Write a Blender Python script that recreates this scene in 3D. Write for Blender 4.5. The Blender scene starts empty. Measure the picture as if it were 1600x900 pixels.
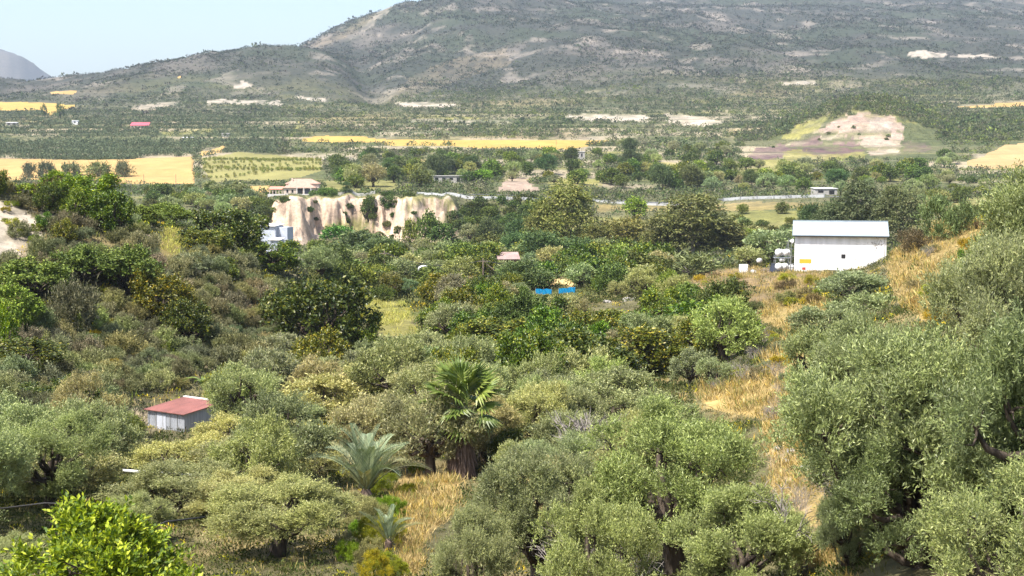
HAZE, SKY, SUN, SUN_ANGLE, EXPOSURE = .00007, .14, 5.0, 1.5, 1.0
import bpy, math, random
import numpy as np
from mathutils import Vector, Matrix

random.seed(7)
RNG = np.random.default_rng(7)
SC = bpy.context.scene
COL = SC.collection
CZ = 20.0                       # camera height above the datum
F = 2198.0                      # focal length in photo pixels (1600 wide)
PITCH = math.atan(200.0 / F)
CP, SP = math.cos(PITCH), math.sin(PITCH)

# ------------------------------------------------------------------ basics
def ray(px, py):
    a = (np.asarray(px, float) - 800.0) / F
    b = (450.0 - np.asarray(py, float)) / F
    dy = CP + b * SP
    return a / dy, (-SP + b * CP) / dy          # x/y and z/y

def project(x, y, z):
    z = z - CZ
    d = y * CP - z * SP
    v = y * SP + z * CP
    return 800.0 + F * x / d, 450.0 - F * v / d

def smooth(a, b, x):
    t = np.clip((x - a) / (b - a), 0, 1)
    return t * t * (3 - 2 * t)

def _hash(ix, iy, s):
    h = (ix.astype(np.int64) * 374761393 + iy.astype(np.int64) * 668265263 + s * 1442695041) & 0xFFFFFFFF
    h = ((h ^ (h >> 13)) * 1274126177) & 0xFFFFFFFF
    h = h ^ (h >> 16)
    return (h & 0xFFFFFF) / float(0xFFFFFF)

def vnoise(x, y, s=0):
    ix, iy = np.floor(x), np.floor(y)
    fx, fy = x - ix, y - iy
    fx = fx * fx * (3 - 2 * fx); fy = fy * fy * (3 - 2 * fy)
    a = _hash(ix, iy, s); b = _hash(ix + 1, iy, s)
    c = _hash(ix, iy + 1, s); d = _hash(ix + 1, iy + 1, s)
    return (a * (1 - fx) + b * fx) * (1 - fy) + (c * (1 - fx) + d * fx) * fy

def fbm(x, y, s=0, o=4):
    r = 0; amp = .5; n = 0
    for k in range(o):
        r = r + amp * vnoise(x, y, s + k * 17); n += amp
        x = x * 2.03 + 11.3; y = y * 2.03 + 5.7; amp *= .5
    return r / n

def inpoly(px, py, poly):
    inside = np.zeros(px.shape, bool)
    n = len(poly)
    for i in range(n):
        x1, y1 = poly[i]; x2, y2 = poly[(i + 1) % n]
        if y1 == y2: continue
        c = ((y1 > py) != (y2 > py)) & (px < (x2 - x1) * (py - y1) / (y2 - y1) + x1)
        inside ^= c
    return inside

def pchip(x, y, xq):
    """monotone cubic along axis 0"""
    x = np.asarray(x, float); y = np.asarray(y, float)
    h = np.diff(x)[:, None]; d = np.diff(y, axis=0) / h
    m = np.zeros_like(y)
    w1 = 2 * h[1:] + h[:-1]; w2 = h[1:] + 2 * h[:-1]
    with np.errstate(divide='ignore', invalid='ignore'):
        hm = (w1 + w2) / (w1 / d[:-1] + w2 / d[1:])
    m[1:-1] = np.where(d[:-1] * d[1:] > 0, hm, 0)
    m[0] = d[0]; m[-1] = d[-1]
    k = np.clip(np.searchsorted(x, xq, side='right') - 1, 0, len(x) - 2)
    t = ((xq - x[k]) / h[k, 0])[:, None]; t = np.clip(t, 0, 1)
    hh = h[k]
    return ((2 * t**3 - 3 * t**2 + 1) * y[k] + (t**3 - 2 * t**2 + t) * hh * m[k]
            + (-2 * t**3 + 3 * t**2) * y[k + 1] + (t**3 - t**2) * hh * m[k + 1])

# ------------------------------------------------------------------ mesh building
def np_mesh(name, V, Fq, mats=(), mat_idx=None, smooth_shade=False, color=None):
    """V (n,3), Fq (m,k) faces all with k corners"""
    me = bpy.data.meshes.new(name)
    n, (m, k) = len(V), Fq.shape
    me.vertices.add(n); me.vertices.foreach_set('co', np.ascontiguousarray(V, np.float32).ravel())
    me.loops.add(m * k); me.loops.foreach_set('vertex_index', np.ascontiguousarray(Fq, np.int32).ravel())
    me.polygons.add(m)
    me.polygons.foreach_set('loop_start', np.arange(0, m * k, k, dtype=np.int32))
    if mat_idx is not None: me.polygons.foreach_set('material_index', np.ascontiguousarray(mat_idx, np.int32))
    me.polygons.foreach_set('use_smooth', np.full(m, smooth_shade, bool))
    if color is not None:
        ca = me.color_attributes.new('albedo', 'FLOAT_COLOR', 'POINT')
        c4 = np.ones((n, 4), np.float32); c4[:, :3] = color
        ca.data.foreach_set('color', c4.ravel())
    me.update(calc_edges=True)
    for mt in mats: me.materials.append(mt)
    return me

class MB:
    """collects boxes, tubes and polygons of one part"""
    def __init__(s): s.v = []; s.f = []
    def add(s, vs, fs):
        o = len(s.v); s.v += [tuple(p) for p in vs]; s.f += [tuple(i + o for i in f) for f in fs]; return s
    def box(s, x0, x1, y0, y1, z0, z1, M=None):
        vs = [Vector(p) for p in ((x0,y0,z0),(x1,y0,z0),(x1,y1,z0),(x0,y1,z0),(x0,y0,z1),(x1,y0,z1),(x1,y1,z1),(x0,y1,z1))]
        if M: vs = [M @ p for p in vs]
        return s.add(vs, [(0,3,2,1),(4,5,6,7),(0,1,5,4),(1,2,6,5),(2,3,7,6),(3,0,4,7)])
    def slab(s, quad, th):
        """a roof plane: quad counter-clockwise from above, thickened downwards"""
        q = [Vector(p) for p in quad]; d = Vector((0, 0, -th))
        return s.add(q + [p + d for p in q], [(0,1,2,3),(7,6,5,4),(0,4,5,1),(1,5,6,2),(2,6,7,3),(3,7,4,0)])
    def tube(s, pts, rad, n=6, cap=True):
        pts = [Vector(p) for p in pts]
        if not hasattr(rad, '__len__'): rad = [rad] * len(pts)
        o = len(s.v); ref = Vector((0.31, 0.17, 0.93))
        for i, p in enumerate(pts):
            d = (pts[min(i + 1, len(pts) - 1)] - pts[max(i - 1, 0)]).normalized()
            a = d.cross(ref)
            if a.length < .05: a = d.cross(Vector((1, 0, 0)))
            a.normalize(); b = d.cross(a)
            for k in range(n):
                t = 2 * math.pi * k / n
                s.v.append(tuple(p + (a * math.cos(t) + b * math.sin(t)) * rad[i]))
        for i in range(len(pts) - 1):
            for k in range(n):
                k2 = (k + 1) % n
                s.f.append((o + i*n + k, o + i*n + k2, o + (i+1)*n + k2, o + (i+1)*n + k))
        if cap:
            s.f.append(tuple(o + k for k in range(n))[::-1]); e = o + (len(pts) - 1) * n
            s.f.append(tuple(e + k for k in range(n)))
        return s
    def mesh(s, name, mat, smooth_shade=False):
        me = bpy.data.meshes.new(name); me.from_pydata(s.v, [], s.f); me.update()
        if mat: me.materials.append(mat)
        if smooth_shade: me.polygons.foreach_set('use_smooth', [True] * len(me.polygons))
        return me

def link(name, data, parent=None, loc=None, rz=None):
    o = bpy.data.objects.new(name, data); COL.objects.link(o)
    if parent is not None: o.parent = parent
    if loc is not None: o.location = loc
    if rz is not None: o.rotation_euler = (0, 0, rz)
    return o

def tag(o, label, cat, group=None, kind=None):
    o['label'] = label; o['category'] = cat
    if group: o['group'] = group
    if kind: o['kind'] = kind
    return o

def thing(name, label, cat, loc, rz=0, group=None):
    return tag(link(name, None, loc=loc, rz=rz), label, cat, group)

def part(name, mb, mat, parent, smooth_shade=False, label=None):
    o = link(name, mb.mesh(name, mat, smooth_shade), parent)
    if label: o['label'] = label
    return o

# ------------------------------------------------------------------ materials
def new_mat(name):
    m = bpy.data.materials.new(name); m.use_nodes = True
    nt = m.node_tree; nt.nodes.clear()
    out = nt.nodes.new('ShaderNodeOutputMaterial')
    return m, nt, out

def nd(nt, t, **kw):
    n = nt.nodes.new(t)
    for k, v in kw.items(): setattr(n, k, v)
    return n

def ramp(nt, stops):
    r = nd(nt, 'ShaderNodeValToRGB')
    e = r.color_ramp.elements
    while len(e) < len(stops): e.new(.5)
    for el, (p, c) in zip(e, stops): el.position = p; el.color = (*c, 1)
    return r

def mixc(nt, a, b, f, mode='MIX'):
    n = nd(nt, 'ShaderNodeMix', data_type='RGBA', blend_type=mode)
    for sock, v in ((n.inputs[0], f), (n.inputs[6], a), (n.inputs[7], b)):
        if hasattr(v, 'links') or hasattr(v, 'is_linked'): nt.links.new(v, sock)
        elif isinstance(v, tuple): sock.default_value = (*v, 1)
        else: sock.default_value = v
    return n.outputs[2]

def simple_mat(name, col, rough=.7, metal=0, noise=.2, scale=3.0, stretch=(1, 1, 1), col2=None, bump=0.0, spec=.3, wave=None):
    m, nt, out = new_mat(name)
    b = nd(nt, 'ShaderNodeBsdfPrincipled')
    b.inputs['Roughness'].default_value = rough; b.inputs['Metallic'].default_value = metal
    b.inputs['Specular IOR Level'].default_value = spec
    tc = nd(nt, 'ShaderNodeTexCoord'); mp = nd(nt, 'ShaderNodeMapping')
    mp.inputs['Scale'].default_value = stretch
    nt.links.new(tc.outputs['Object'], mp.inputs[0])
    n = nd(nt, 'ShaderNodeTexNoise'); n.inputs['Scale'].default_value = scale; n.inputs['Detail'].default_value = 6
    nt.links.new(mp.outputs[0], n.inputs['Vector'])
    c2 = col2 or tuple(c * (1 - noise * 1.6) for c in col)
    r = ramp(nt, [(.32, c2), (.62, col)])
    nt.links.new(n.outputs['Fac'], r.inputs[0])
    nt.links.new(r.outputs[0], b.inputs['Base Color'])
    h = n.outputs['Fac']
    if wave:                                   # corrugated sheet: ridges along one object axis
        w = nd(nt, 'ShaderNodeTexWave', bands_direction=wave[0]); w.inputs['Scale'].default_value = wave[1]
        nt.links.new(tc.outputs['Object'], w.inputs['Vector']); h = w.outputs['Fac']
    if bump:
        bp = nd(nt, 'ShaderNodeBump'); bp.inputs['Strength'].default_value = bump; bp.inputs['Distance'].default_value = .05
        nt.links.new(h, bp.inputs['Height']); nt.links.new(bp.outputs[0], b.inputs['Normal'])
    nt.links.new(b.outputs[0], out.inputs[0])
    return m

def leaf_mat(name, stops, under=None, transl=.25, rough=.55, spec=.25, sat_var=.25):
    """leaf colour varies leaf by leaf (random per island), tree by tree (object random) and with the object's own colour"""
    m, nt, out = new_mat(name)
    g = nd(nt, 'ShaderNodeNewGeometry'); oi = nd(nt, 'ShaderNodeObjectInfo')
    r = ramp(nt, stops)
    nt.links.new(g.outputs['Random Per Island'], r.inputs[0])
    col = r.outputs[0]
    if under: col = mixc(nt, col, under, g.outputs['Backfacing'])
    tc = nd(nt, 'ShaderNodeTexCoord')
    n = nd(nt, 'ShaderNodeTexNoise'); n.inputs['Scale'].default_value = 2.2; n.inputs['Detail'].default_value = 2
    nt.links.new(tc.outputs['Object'], n.inputs['Vector'])
    pr = ramp(nt, [(.3, (1 - sat_var,) * 3), (.7, (1 + sat_var, 1 + sat_var, 1 + sat_var * .6))])
    nt.links.new(n.outputs['Fac'], pr.inputs[0])
    col = mixc(nt, col, pr.outputs[0], 1.0, 'MULTIPLY')
    rv = ramp(nt, [(0, (.78, .80, .82)), (.5, (1, 1, 1)), (1, (1.16, 1.14, 1.0))])
    nt.links.new(oi.outputs['Random'], rv.inputs[0])
    col = mixc(nt, col, rv.outputs[0], 1.0, 'MULTIPLY')
    col = mixc(nt, col, oi.outputs['Color'], 1.0, 'MULTIPLY')
    b = nd(nt, 'ShaderNodeBsdfPrincipled'); b.inputs['Roughness'].default_value = rough
    b.inputs['Specular IOR Level'].default_value = spec
    nt.links.new(col, b.inputs['Base Color'])
    t = nd(nt, 'ShaderNodeBsdfTranslucent')
    tcol = mixc(nt, col, (1.0, 1.05, .55), 1.0, 'MULTIPLY')
    nt.links.new(tcol, t.inputs[0])
    mx = nd(nt, 'ShaderNodeMixShader'); mx.inputs[0].default_value = transl
    nt.links.new(b.outputs[0], mx.inputs[1]); nt.links.new(t.outputs[0], mx.inputs[2])
    nt.links.new(mx.outputs[0], out.inputs[0])
    return m

def attr_mat(name, noises, rough=.95, bump=.0, transl=0, island=0):
    """surface whose own colour is stored per vertex; procedural noise breaks it up"""
    m, nt, out = new_mat(name)
    at = nd(nt, 'ShaderNodeAttribute', attribute_name='albedo')
    col = at.outputs['Color']; tc = nd(nt, 'ShaderNodeTexCoord'); h = None
    for sc, lo, hi in noises:
        n = nd(nt, 'ShaderNodeTexNoise'); n.inputs['Scale'].default_value = sc; n.inputs['Detail'].default_value = 5
        n.inputs['Roughness'].default_value = .65
        nt.links.new(tc.outputs['Object'], n.inputs['Vector'])
        r = ramp(nt, [(.3, lo), (.7, hi)]); nt.links.new(n.outputs['Fac'], r.inputs[0])
        col = mixc(nt, col, r.outputs[0], 1.0, 'MULTIPLY'); h = h or n.outputs['Fac']
    if island:
        g = nd(nt, 'ShaderNodeNewGeometry')
        r = ramp(nt, [(0, (1 - island,) * 3), (1, (1 + island,) * 3)])
        nt.links.new(g.outputs['Random Per Island'], r.inputs[0])
        col = mixc(nt, col, r.outputs[0], 1.0, 'MULTIPLY')
    b = nd(nt, 'ShaderNodeBsdfPrincipled'); b.inputs['Roughness'].default_value = rough
    b.inputs['Specular IOR Level'].default_value = .1
    nt.links.new(col, b.inputs['Base Color'])
    if bump and h:
        bp = nd(nt, 'ShaderNodeBump'); bp.inputs['Strength'].default_value = bump; bp.inputs['Distance'].default_value = .3
        nt.links.new(h, bp.inputs['Height']); nt.links.new(bp.outputs[0], b.inputs['Normal'])
    sh = b.outputs[0]
    if transl:
        t = nd(nt, 'ShaderNodeBsdfTranslucent'); nt.links.new(col, t.inputs[0])
        mx = nd(nt, 'ShaderNodeMixShader'); mx.inputs[0].default_value = transl
        nt.links.new(sh, mx.inputs[1]); nt.links.new(t.outputs[0], mx.inputs[2]); sh = mx.outputs[0]
    nt.links.new(sh, out.inputs[0])
    return m

M = {}
M['terrain'] = attr_mat('ground_soil', [(.22, (.66, .67, .7), (1.3, 1.28, 1.24)), (1.1, (.72,) * 3, (1.25,) * 3), (.06, (.8, .82, .85), (1.18, 1.15, 1.1)), (7.0, (.8,) * 3, (1.15,) * 3)], bump=.5)
M['field'] = attr_mat('ripe_grain', [(.035, (.88, .88, .86), (1.1, 1.1, 1.1)), (.12, (.86, .84, .8), (1.1, 1.08, 1.05)), (1.5, (.85,) * 3, (1.12,) * 3)])
M['clump'] = attr_mat('scrub_leaves', [(.9, (.75,) * 3, (1.2,) * 3)], transl=.2, island=.35, rough=.7)
M['grass'] = attr_mat('grass_blades', [(.5, (.8,) * 3, (1.2,) * 3)], transl=.3, island=.3, rough=.7)
M['olive'] = leaf_mat('olive_leaves', [(0, (.10, .125, .042)), (.5, (.19, .21, .09)), (1, (.35, .355, .19))], under=(.33, .35, .23), transl=.14, spec=.4, rough=.45)
M['carob'] = leaf_mat('carob_leaves', [(0, (.030, .052, .011)), (.6, (.070, .102, .018)), (.87, (.145, .168, .026)), (1, (.24, .23, .035))], transl=.16, spec=.35, rough=.4)
M['euc'] = leaf_mat('eucalyptus_leaves', [(0, (.08, .10, .045)), (.6, (.15, .165, .075)), (1, (.25, .245, .13))], transl=.22)
M['pine'] = leaf_mat('pine_needles', [(0, (.05, .08, .04)), (.6, (.10, .14, .06)), (1, (.18, .22, .09))], transl=.15)
M['leafy'] = leaf_mat('broad_leaves', [(0, (.05, .07, .02)), (.6, (.108, .140, .038)), (1, (.22, .24, .065))], transl=.18)
M['sage'] = leaf_mat('grey_shrub_leaves', [(0, (.08, .088, .048)), (.5, (.165, .172, .10)), (1, (.33, .32, .215))], transl=.15)
M['bright'] = leaf_mat('bright_new_leaves', [(0, (.05, .10, .012)), (.45, (.15, .22, .018)), (.75, (.32, .40, .025)), (1, (.44, .5, .05))], transl=.32, spec=.35)
M['yellow'] = leaf_mat('yellow_flowers', [(0, (.10, .15, .025)), (.45, (.24, .28, .03)), (1, (.50, .44, .03))], transl=.25)
M['bark'] = simple_mat('bark', (.085, .065, .048), .9, scale=14, stretch=(1, 1, .3), noise=.4, bump=.6)
M['euc_bark'] = simple_mat('pale_bark', (.34, .29, .23), .85, scale=5, stretch=(1, 1, .3), noise=.3)
M['deadwood'] = simple_mat('dead_twigs', (.27, .24, .215), .9, scale=8, noise=.3)
M['frond'] = leaf_mat('fan_fronds', [(0, (.105, .155, .038)), (.6, (.19, .24, .068)), (1, (.31, .345, .12))], transl=.25, spec=.4, rough=.4, sat_var=.1)
M['frond_blue'] = leaf_mat('feather_fronds', [(0, (.13, .18, .10)), (.6, (.20, .25, .15)), (1, (.29, .33, .2))], transl=.2, sat_var=.1, spec=.4)
M['petiole'] = simple_mat('frond_stalks', (.26, .22, .09), .6, noise=.2, scale=6)
M['skirt'] = simple_mat('dead_frond_skirt', (.19, .135, .105), .95, scale=9, stretch=(1, 1, .15), noise=.45, bump=.5)
M['white'] = simple_mat('white_wall_paint', (.78, .78, .80), .8, scale=1.1, stretch=(1, 1, .25), noise=.05, col2=(.60, .60, .60))
M['tin_roof'] = simple_mat('grey_metal_roof', (.30, .355, .39), .5, scale=.8, noise=.07, metal=.1, bump=.35, wave=('X', 2.6))
M['dark'] = simple_mat('dark_opening', (.02, .02, .022), .6, noise=.2)
M['tank'] = simple_mat('white_tank', (.68, .68, .67), .45, noise=.08)
M['steel'] = simple_mat('galvanised_steel', (.35, .36, .37), .5, metal=.5, noise=.2)
M['orange'] = simple_mat('orange_board', (.85, .36, .03), .55, noise=.06)
M['red'] = simple_mat('red_paint', (.45, .05, .04), .6)
M['solar'] = simple_mat('dark_glass_panel', (.035, .04, .055), .25, noise=.1, spec=.5)
M['red_roof'] = simple_mat('red_metal_roof', (.30, .12, .10), .65, scale=1.6, stretch=(1, .35, 1), noise=.3, bump=.8, wave=('X', 3.2), col2=(.20, .085, .07))
M['shed_wall'] = simple_mat('grey_sheet_wall', (.31, .33, .365), .6, scale=3, stretch=(4, 4, .4), noise=.18, bump=.7, wave=('X', 2.4))
M['flash'] = simple_mat('pale_flashing', (.58, .56, .54), .5, noise=.1)
M['tile'] = simple_mat('terracotta_tiles', (.40, .26, .20), .8, scale=1.5, noise=.18)
M['tile_red'] = simple_mat('red_tiles', (.58, .25, .18), .8, scale=1.5, noise=.15)
M['cream'] = simple_mat('cream_render', (.56, .46, .39), .85, scale=.8, noise=.07)
M['concrete'] = simple_mat('pale_concrete', (.40, .38, .35), .85, scale=1.5, noise=.2)
M['rail'] = simple_mat('pale_barrier', (.55, .55, .55), .6, scale=.5, noise=.12)
M['road'] = simple_mat('asphalt', (.12, .12, .12), .9, scale=.5, noise=.2)
M['shack'] = simple_mat('blue_grey_sheet', (.45, .48, .54), .55, scale=1.2, noise=.1, bump=.5, wave=('X', 3))
M['pink_roof'] = simple_mat('faded_pink_roof', (.34, .235, .21), .8, scale=.8, noise=.18)
M['crimson'] = simple_mat('crimson_roof', (.55, .10, .13), .6, noise=.1)
M['blue'] = simple_mat('blue_tarpaulin', (.02, .36, .74), .45, scale=.6, noise=.12, bump=.3)
M['wood'] = simple_mat('weathered_wood', (.24, .19, .15), .9, scale=4, stretch=(1, 1, .2), noise=.3)
M['pipe'] = simple_mat('pale_pipe', (.62, .63, .62), .5, noise=.1)
M['cable'] = simple_mat('black_cable', (.03, .03, .03), .7)
M['rubble'] = simple_mat('stone_rubble', (.32, .30, .27), .95, scale=2, noise=.35)
M['car'] = simple_mat('white_car_paint', (.8, .8, .8), .25, noise=.02, spec=.5)

# ------------------------------------------------------------------ terrain: one sheet on a polar grid
TP = [-900, -400, -150, 0, 150, 300, 450, 600, 750, 900, 1050, 1200, 1350, 1500, 1650, 2000, 2500]
ROWS = {   # distance: height relative to the camera, one value per TP column
 2.5: [-2.5]*17,
 6:  [-5.2]*17,
 15: [-7.6,-7.6,-7.6,-7.6,-7.6,-7.6,-7.6,-7.6,-7.6,-7.6,-7.5,-7.2,-6.3,-5.8,-5.6,-5.5,-5.5],
 25: [-9.3,-9.3,-9.3,-9.3,-9.3,-9.3,-9.3,-9.2,-9.2,-9.2,-9.1,-8.6,-7.3,-6.7,-6.4,-6.2,-6],
 35: [-10.3,-10.3,-10.3,-10.3,-10.4,-10.4,-10.4,-10.3,-10.3,-10.3,-10,-9.1,-7.9,-7.2,-6.8,-6.4,-6],
 50: [-11,-11.2,-11.6,-11.8,-11.9,-12,-12,-12,-12,-12,-11.8,-10.5,-8.4,-7.5,-7,-6.4,-6],
 70: [-9,-11,-13.2,-14,-14.5,-14.7,-14.3,-14,-14,-14,-13.6,-12,-9,-7.6,-7,-6,-5],
 90: [-3,-8,-11.8,-13.4,-15.3,-15.9,-15.8,-15.6,-15.5,-15.5,-15,-13.3,-10,-8,-7,-5,-4],
 110:[0,-3,-6,-8.2,-11,-14,-16.3,-16.9,-16.8,-16.6,-16.2,-14.6,-10.8,-7.5,-6,-4,-2],
 130:[2,0,-1.5,-2.6,-4.8,-9.6,-14.6,-17.3,-17.2,-17,-16.7,-15.2,-11,-6.6,-4.5,-2,1],
 155:[0,-1.5,-2.6,-3.2,-4.6,-8.8,-13.4,-17.8,-17.9,-17.8,-17.3,-15.5,-12,-6.6,-4,-1,3],
 185:[-4,-5,-5.2,-5.6,-6.6,-10,-14.3,-18.4,-18.4,-18.2,-17.4,-15.8,-14.2,-7.6,-5,-2,2],
 215:[-8,-8.5,-9,-9.5,-10.5,-13,-16.6,-19,-19,-18.7,-18.2,-17,-16.6,-11,-7,-4,0],
 260:[-12,-12.5,-13,-13.5,-15,-18,-20,-20.2,-20.2,-20,-19.6,-18.6,-18,-15,-11,-8,-5],
 320:[-14,-14.5,-15,-15.5,-16.5,-19.5,-22.6,-22,-22,-22,-21.5,-20,-18.8,-17,-14,-11,-9],
 380:[-13,-14,-14.5,-15,-16,-19,-24,-23.9,-23.6,-22.6,-21.6,-19.2,-17,-15.5,-14,-12,-11],
 430:[-12,-12.5,-12.5,-12.7,-13,-14,-16,-20,-20,-18.5,-17.8,-15.2,-13.6,-12.6,-12,-12,-11],
 470:[-12,-12,-12,-12.2,-12,-11.4,-10.4,-11.2,-11.6,-13.6,-15,-13.4,-12.6,-12,-12,-12,-11],
 520:[-12,-12,-12,-12,-11.8,-11.2,-9.6,-9.6,-10.2,-11.4,-12.4,-11.8,-11.5,-11,-11,-11,-10],
 600:[-11,-11,-11,-11,-10.7,-10,-8,-7.2,-7,-7.6,-8.6,-8.6,-8.8,-8.4,-8,-8,-8],
 700:[-4,-4,-4,-4,-3.8,-3.2,-2,-1.2,-1,-1.6,-2.6,-3,-3.8,-2.4,-2,-2,-2],
 820:[2,2,2,2,2.4,3,3.4,5,6,6,5,4,3.2,4.8,5,5,5],
 950:[9,9,9.5,10,10.5,11.4,12,13.2,14,13.2,12.4,12,15,16,17,17,17],
 1200:[28,28,29,30,30.5,32,32,32.6,33,34,34,35,40,42,43,43,43],
 1500:[52,52,54,55,58,62,62,65,70,72,74,75,77,78,79,79,79],
 1800:[82,82,85,88,98,110,118,99,110,122,122,121,118,116,116,116,116],
 2000:[95,95,99,105,116,138,150,132,150,166,164,161,156,151,150,150,150],
 2300:[70,70,74,80,104,135,170,192,225,216,208,202,198,196,194,190,190],
 2700:[50,50,54,60,80,115,192,278,318,288,278,272,268,266,262,250,250],
 3200:[40,40,45,50,65,90,150,282,356,346,346,350,350,350,348,340,330],
 3800:[40,40,45,50,60,80,110,240,380,436,450,462,464,462,458,440,430],
 5000:[60,60,60,60,70,80,100,180,300,400,430,440,440,440,440,430,420],
 9000:[-60,-60,-60,-60,-60,-60,0,60,100,140,160,180,180,180,180,160,150],
}
def rows_list():
    r = [2.5]
    segs = [(25, 1.05), (250, 1.006), (396, 1.0065), (440, None), (1100, 1.0055), (4000, 1.0065), (9000, 1.02)]
    for end, k in segs:
        while r[-1] < end - 1e-6:
            r.append(min(end, r[-1] + .8 if k is None else r[-1] * k))
    return np.array(r)
YR = rows_list(); LY = np.log(YR)
PC = np.concatenate([[-6000, -3500, -2200, -1500, -1100], np.arange(-800, -60, 24.0), np.arange(-60, 1660, 2.0),
                     np.arange(1660, 2420, 24.0), [2700, 3200, 4500, 7500]])
NR, NC = len(YR), len(PC)
yk = sorted(ROWS); T = np.array([ROWS[k] for k in yk], float)
Z = pchip(np.log(np.array(yk, float)), T, LY)                 # rows x TP
Z = pchip(np.array(TP, float), Z.T, np.clip(PC, -900, 2500)).T  # rows x cols
GY = np.repeat(YR[:, None], NC, 1); GU = np.repeat(((PC - 800) / F)[None, :], NR, 0)
GX = GU * GY
P2 = np.repeat(PC[None, :], NR, 0)

# the far lone hill at the left
Z += 400 * np.exp(-((GX - (-2130)) / 400)**2 - ((GY - 6000) / 700)**2) * (.8 + .4 * fbm(GX / 300, GY / 300, 91)) + 300 * np.exp(-((GX + 2750) / 380)**2 - ((GY - 6000) / 600)**2)
# quarry hill right of centre
qx = (P2 - 1345) / 105; qy = (GY - 1010) / 85
Z += 22 * np.exp(-(np.abs(qx)**2.6)) * np.where(GY < 1010, np.exp(-np.abs(qy)**3), np.exp(-(qy / 1.6)**2))
# mountain relief: ridges and gullies running downhill
am = smooth(1150, 2100, GY)
wx = GX + 90 * (fbm(GX / 260, GY / 260, 3) - .5)
g1 = 1 - np.abs(2 * fbm(wx / 210, GY / 620, 11, 4) - 1)
g2 = 1 - np.abs(2 * fbm(wx / 75, GY / 260, 21, 3) - 1)
Z += am * (24 * (g1 - .78) + 10 * (g2 - .7) + 22 * (fbm(GX / 480, GY / 480, 31) - .5))
# the ravine between the front hill and the mountain
rc = 585 + (GY - 1650) * -.06
Z -= 15 * np.exp(-((P2 - rc) / 30)**2) * smooth(1350, 1600, GY) * (1 - smooth(2000, 2350, GY))
# terraces and hummocks in the middle distance
tm = smooth(440, 520, GY) * (1 - smooth(1150, 1500, GY))
st = 4.2; zz = (Z + 2.4 * (fbm(GX / 90, GY / 90, 5) - .5)) / st
Z = Z + tm * .75 * (st * (np.floor(zz) + smooth(.25, .75, zz - np.floor(zz))) - zz * st)
RISER = tm * smooth(.22, .36, zz - np.floor(zz)) * (1 - smooth(.64, .78, zz - np.floor(zz)))
Z += tm * 1.2 * (fbm(GX / 35, GY / 35, 8) - .5)
nm = smooth(20, 60, GY) * (1 - smooth(300, 420, GY))
Z += nm * (1.5 * (fbm(GX / 14, GY / 14, 41) - .5) + .5 * (fbm(GX / 3, GY / 3, 51, 3) - .5))
# the pale cliff: sharp step with gullied face
clx = (P2 - 575)
cm = smooth(408, 432, P2) * (1 - smooth(700, 735, P2))
gul = fbm(P2 / 70, P2 * 0 + .3, 61, 3) - .5
fine = fbm(P2 / 7, P2 * 0 + 3.3, 66, 3) - .5
yc = 406 + 18 * gul + 2 * fine - 12 * np.exp(-((P2 - 455) / 32)**2) + 4 * np.sin(P2 / 40)
zb = -23.8 + 0 * P2
ztop = -10.9 + 1.1 * (fbm(P2 / 16, P2 * 0, 77, 3) - .5) * 2 - 1.2 * np.exp(-((P2 - 430) / 16)**2)
wd = 9 + 22 * fbm(P2 / 40, P2 * 0 + 9, 71, 3) ** 1.4
tt = (GY - yc) / wd
tt = tt + .8 * (fbm(GX / 5.0 + GY / 9, GY / 4.0 + 4, 81, 4) - .5) * smooth(-.2, .2, tt) * (1 - smooth(.9, 1.2, tt))
tt = tt + .38 * (fbm(GX / 1.9, GY / 1.9, 83, 3) - .5) * smooth(-.2, .2, tt) * (1 - smooth(.9, 1.2, tt))
prof = np.clip(tt, 0, 1); prof = np.where(prof < .35, prof / .35 * .18, np.where(prof < .8, .18 + (prof - .35) / .45 * .74, .92 + (prof - .8) / .2 * .08))
prof = prof + .032 * np.sin(prof * 34 + 7 * fbm(GX / 16, GY / 16, 85, 3)) * smooth(0, .1, prof) * (1 - smooth(.9, 1, prof))
zc = zb + (ztop - zb) * prof
wY = smooth(372, 392, GY) * (1 - smooth(448, 475, GY))
Z = Z * (1 - cm * wY) + zc * cm * wY
CLIFF = cm * smooth(-.02, .1, tt) * (1 - smooth(.97, 1.05, tt)) * (GY < 450)
# levelled plots under the buildings
def level(px, Y, r, z):
    global Z
    w = np.exp(-((((P2 - px) / F * GY) / r)**4) - ((GY - Y) / r)**4)
    Z = Z * (1 - w) + z * w
level(1312, 214, 9.5, -16.9); level(1190, 211, 5, -16.8)
level(866, 214, 8, -18.9); level(458, 449, 8.5, -11.0); level(290, 82.5, 3.2, -15.7); level(432, 343, 5, -22.6)
Z += CZ

def ground(x, y):
    x = np.asarray(x, float); y = np.asarray(y, float)
    r = np.clip(np.interp(np.log(np.maximum(y, 2.6)), LY, np.arange(NR)), 0, NR - 1.001)
    c = np.clip(np.interp(x / np.maximum(y, 2.6) * F + 800, PC, np.arange(NC)), 0, NC - 1.001)
    i = r.astype(int); j = c.astype(int); a = r - i; b = c - j
    return (Z[i, j] * (1 - a) + Z[i + 1, j] * a) * (1 - b) + (Z[i, j + 1] * (1 - a) + Z[i + 1, j + 1] * a) * b

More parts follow.
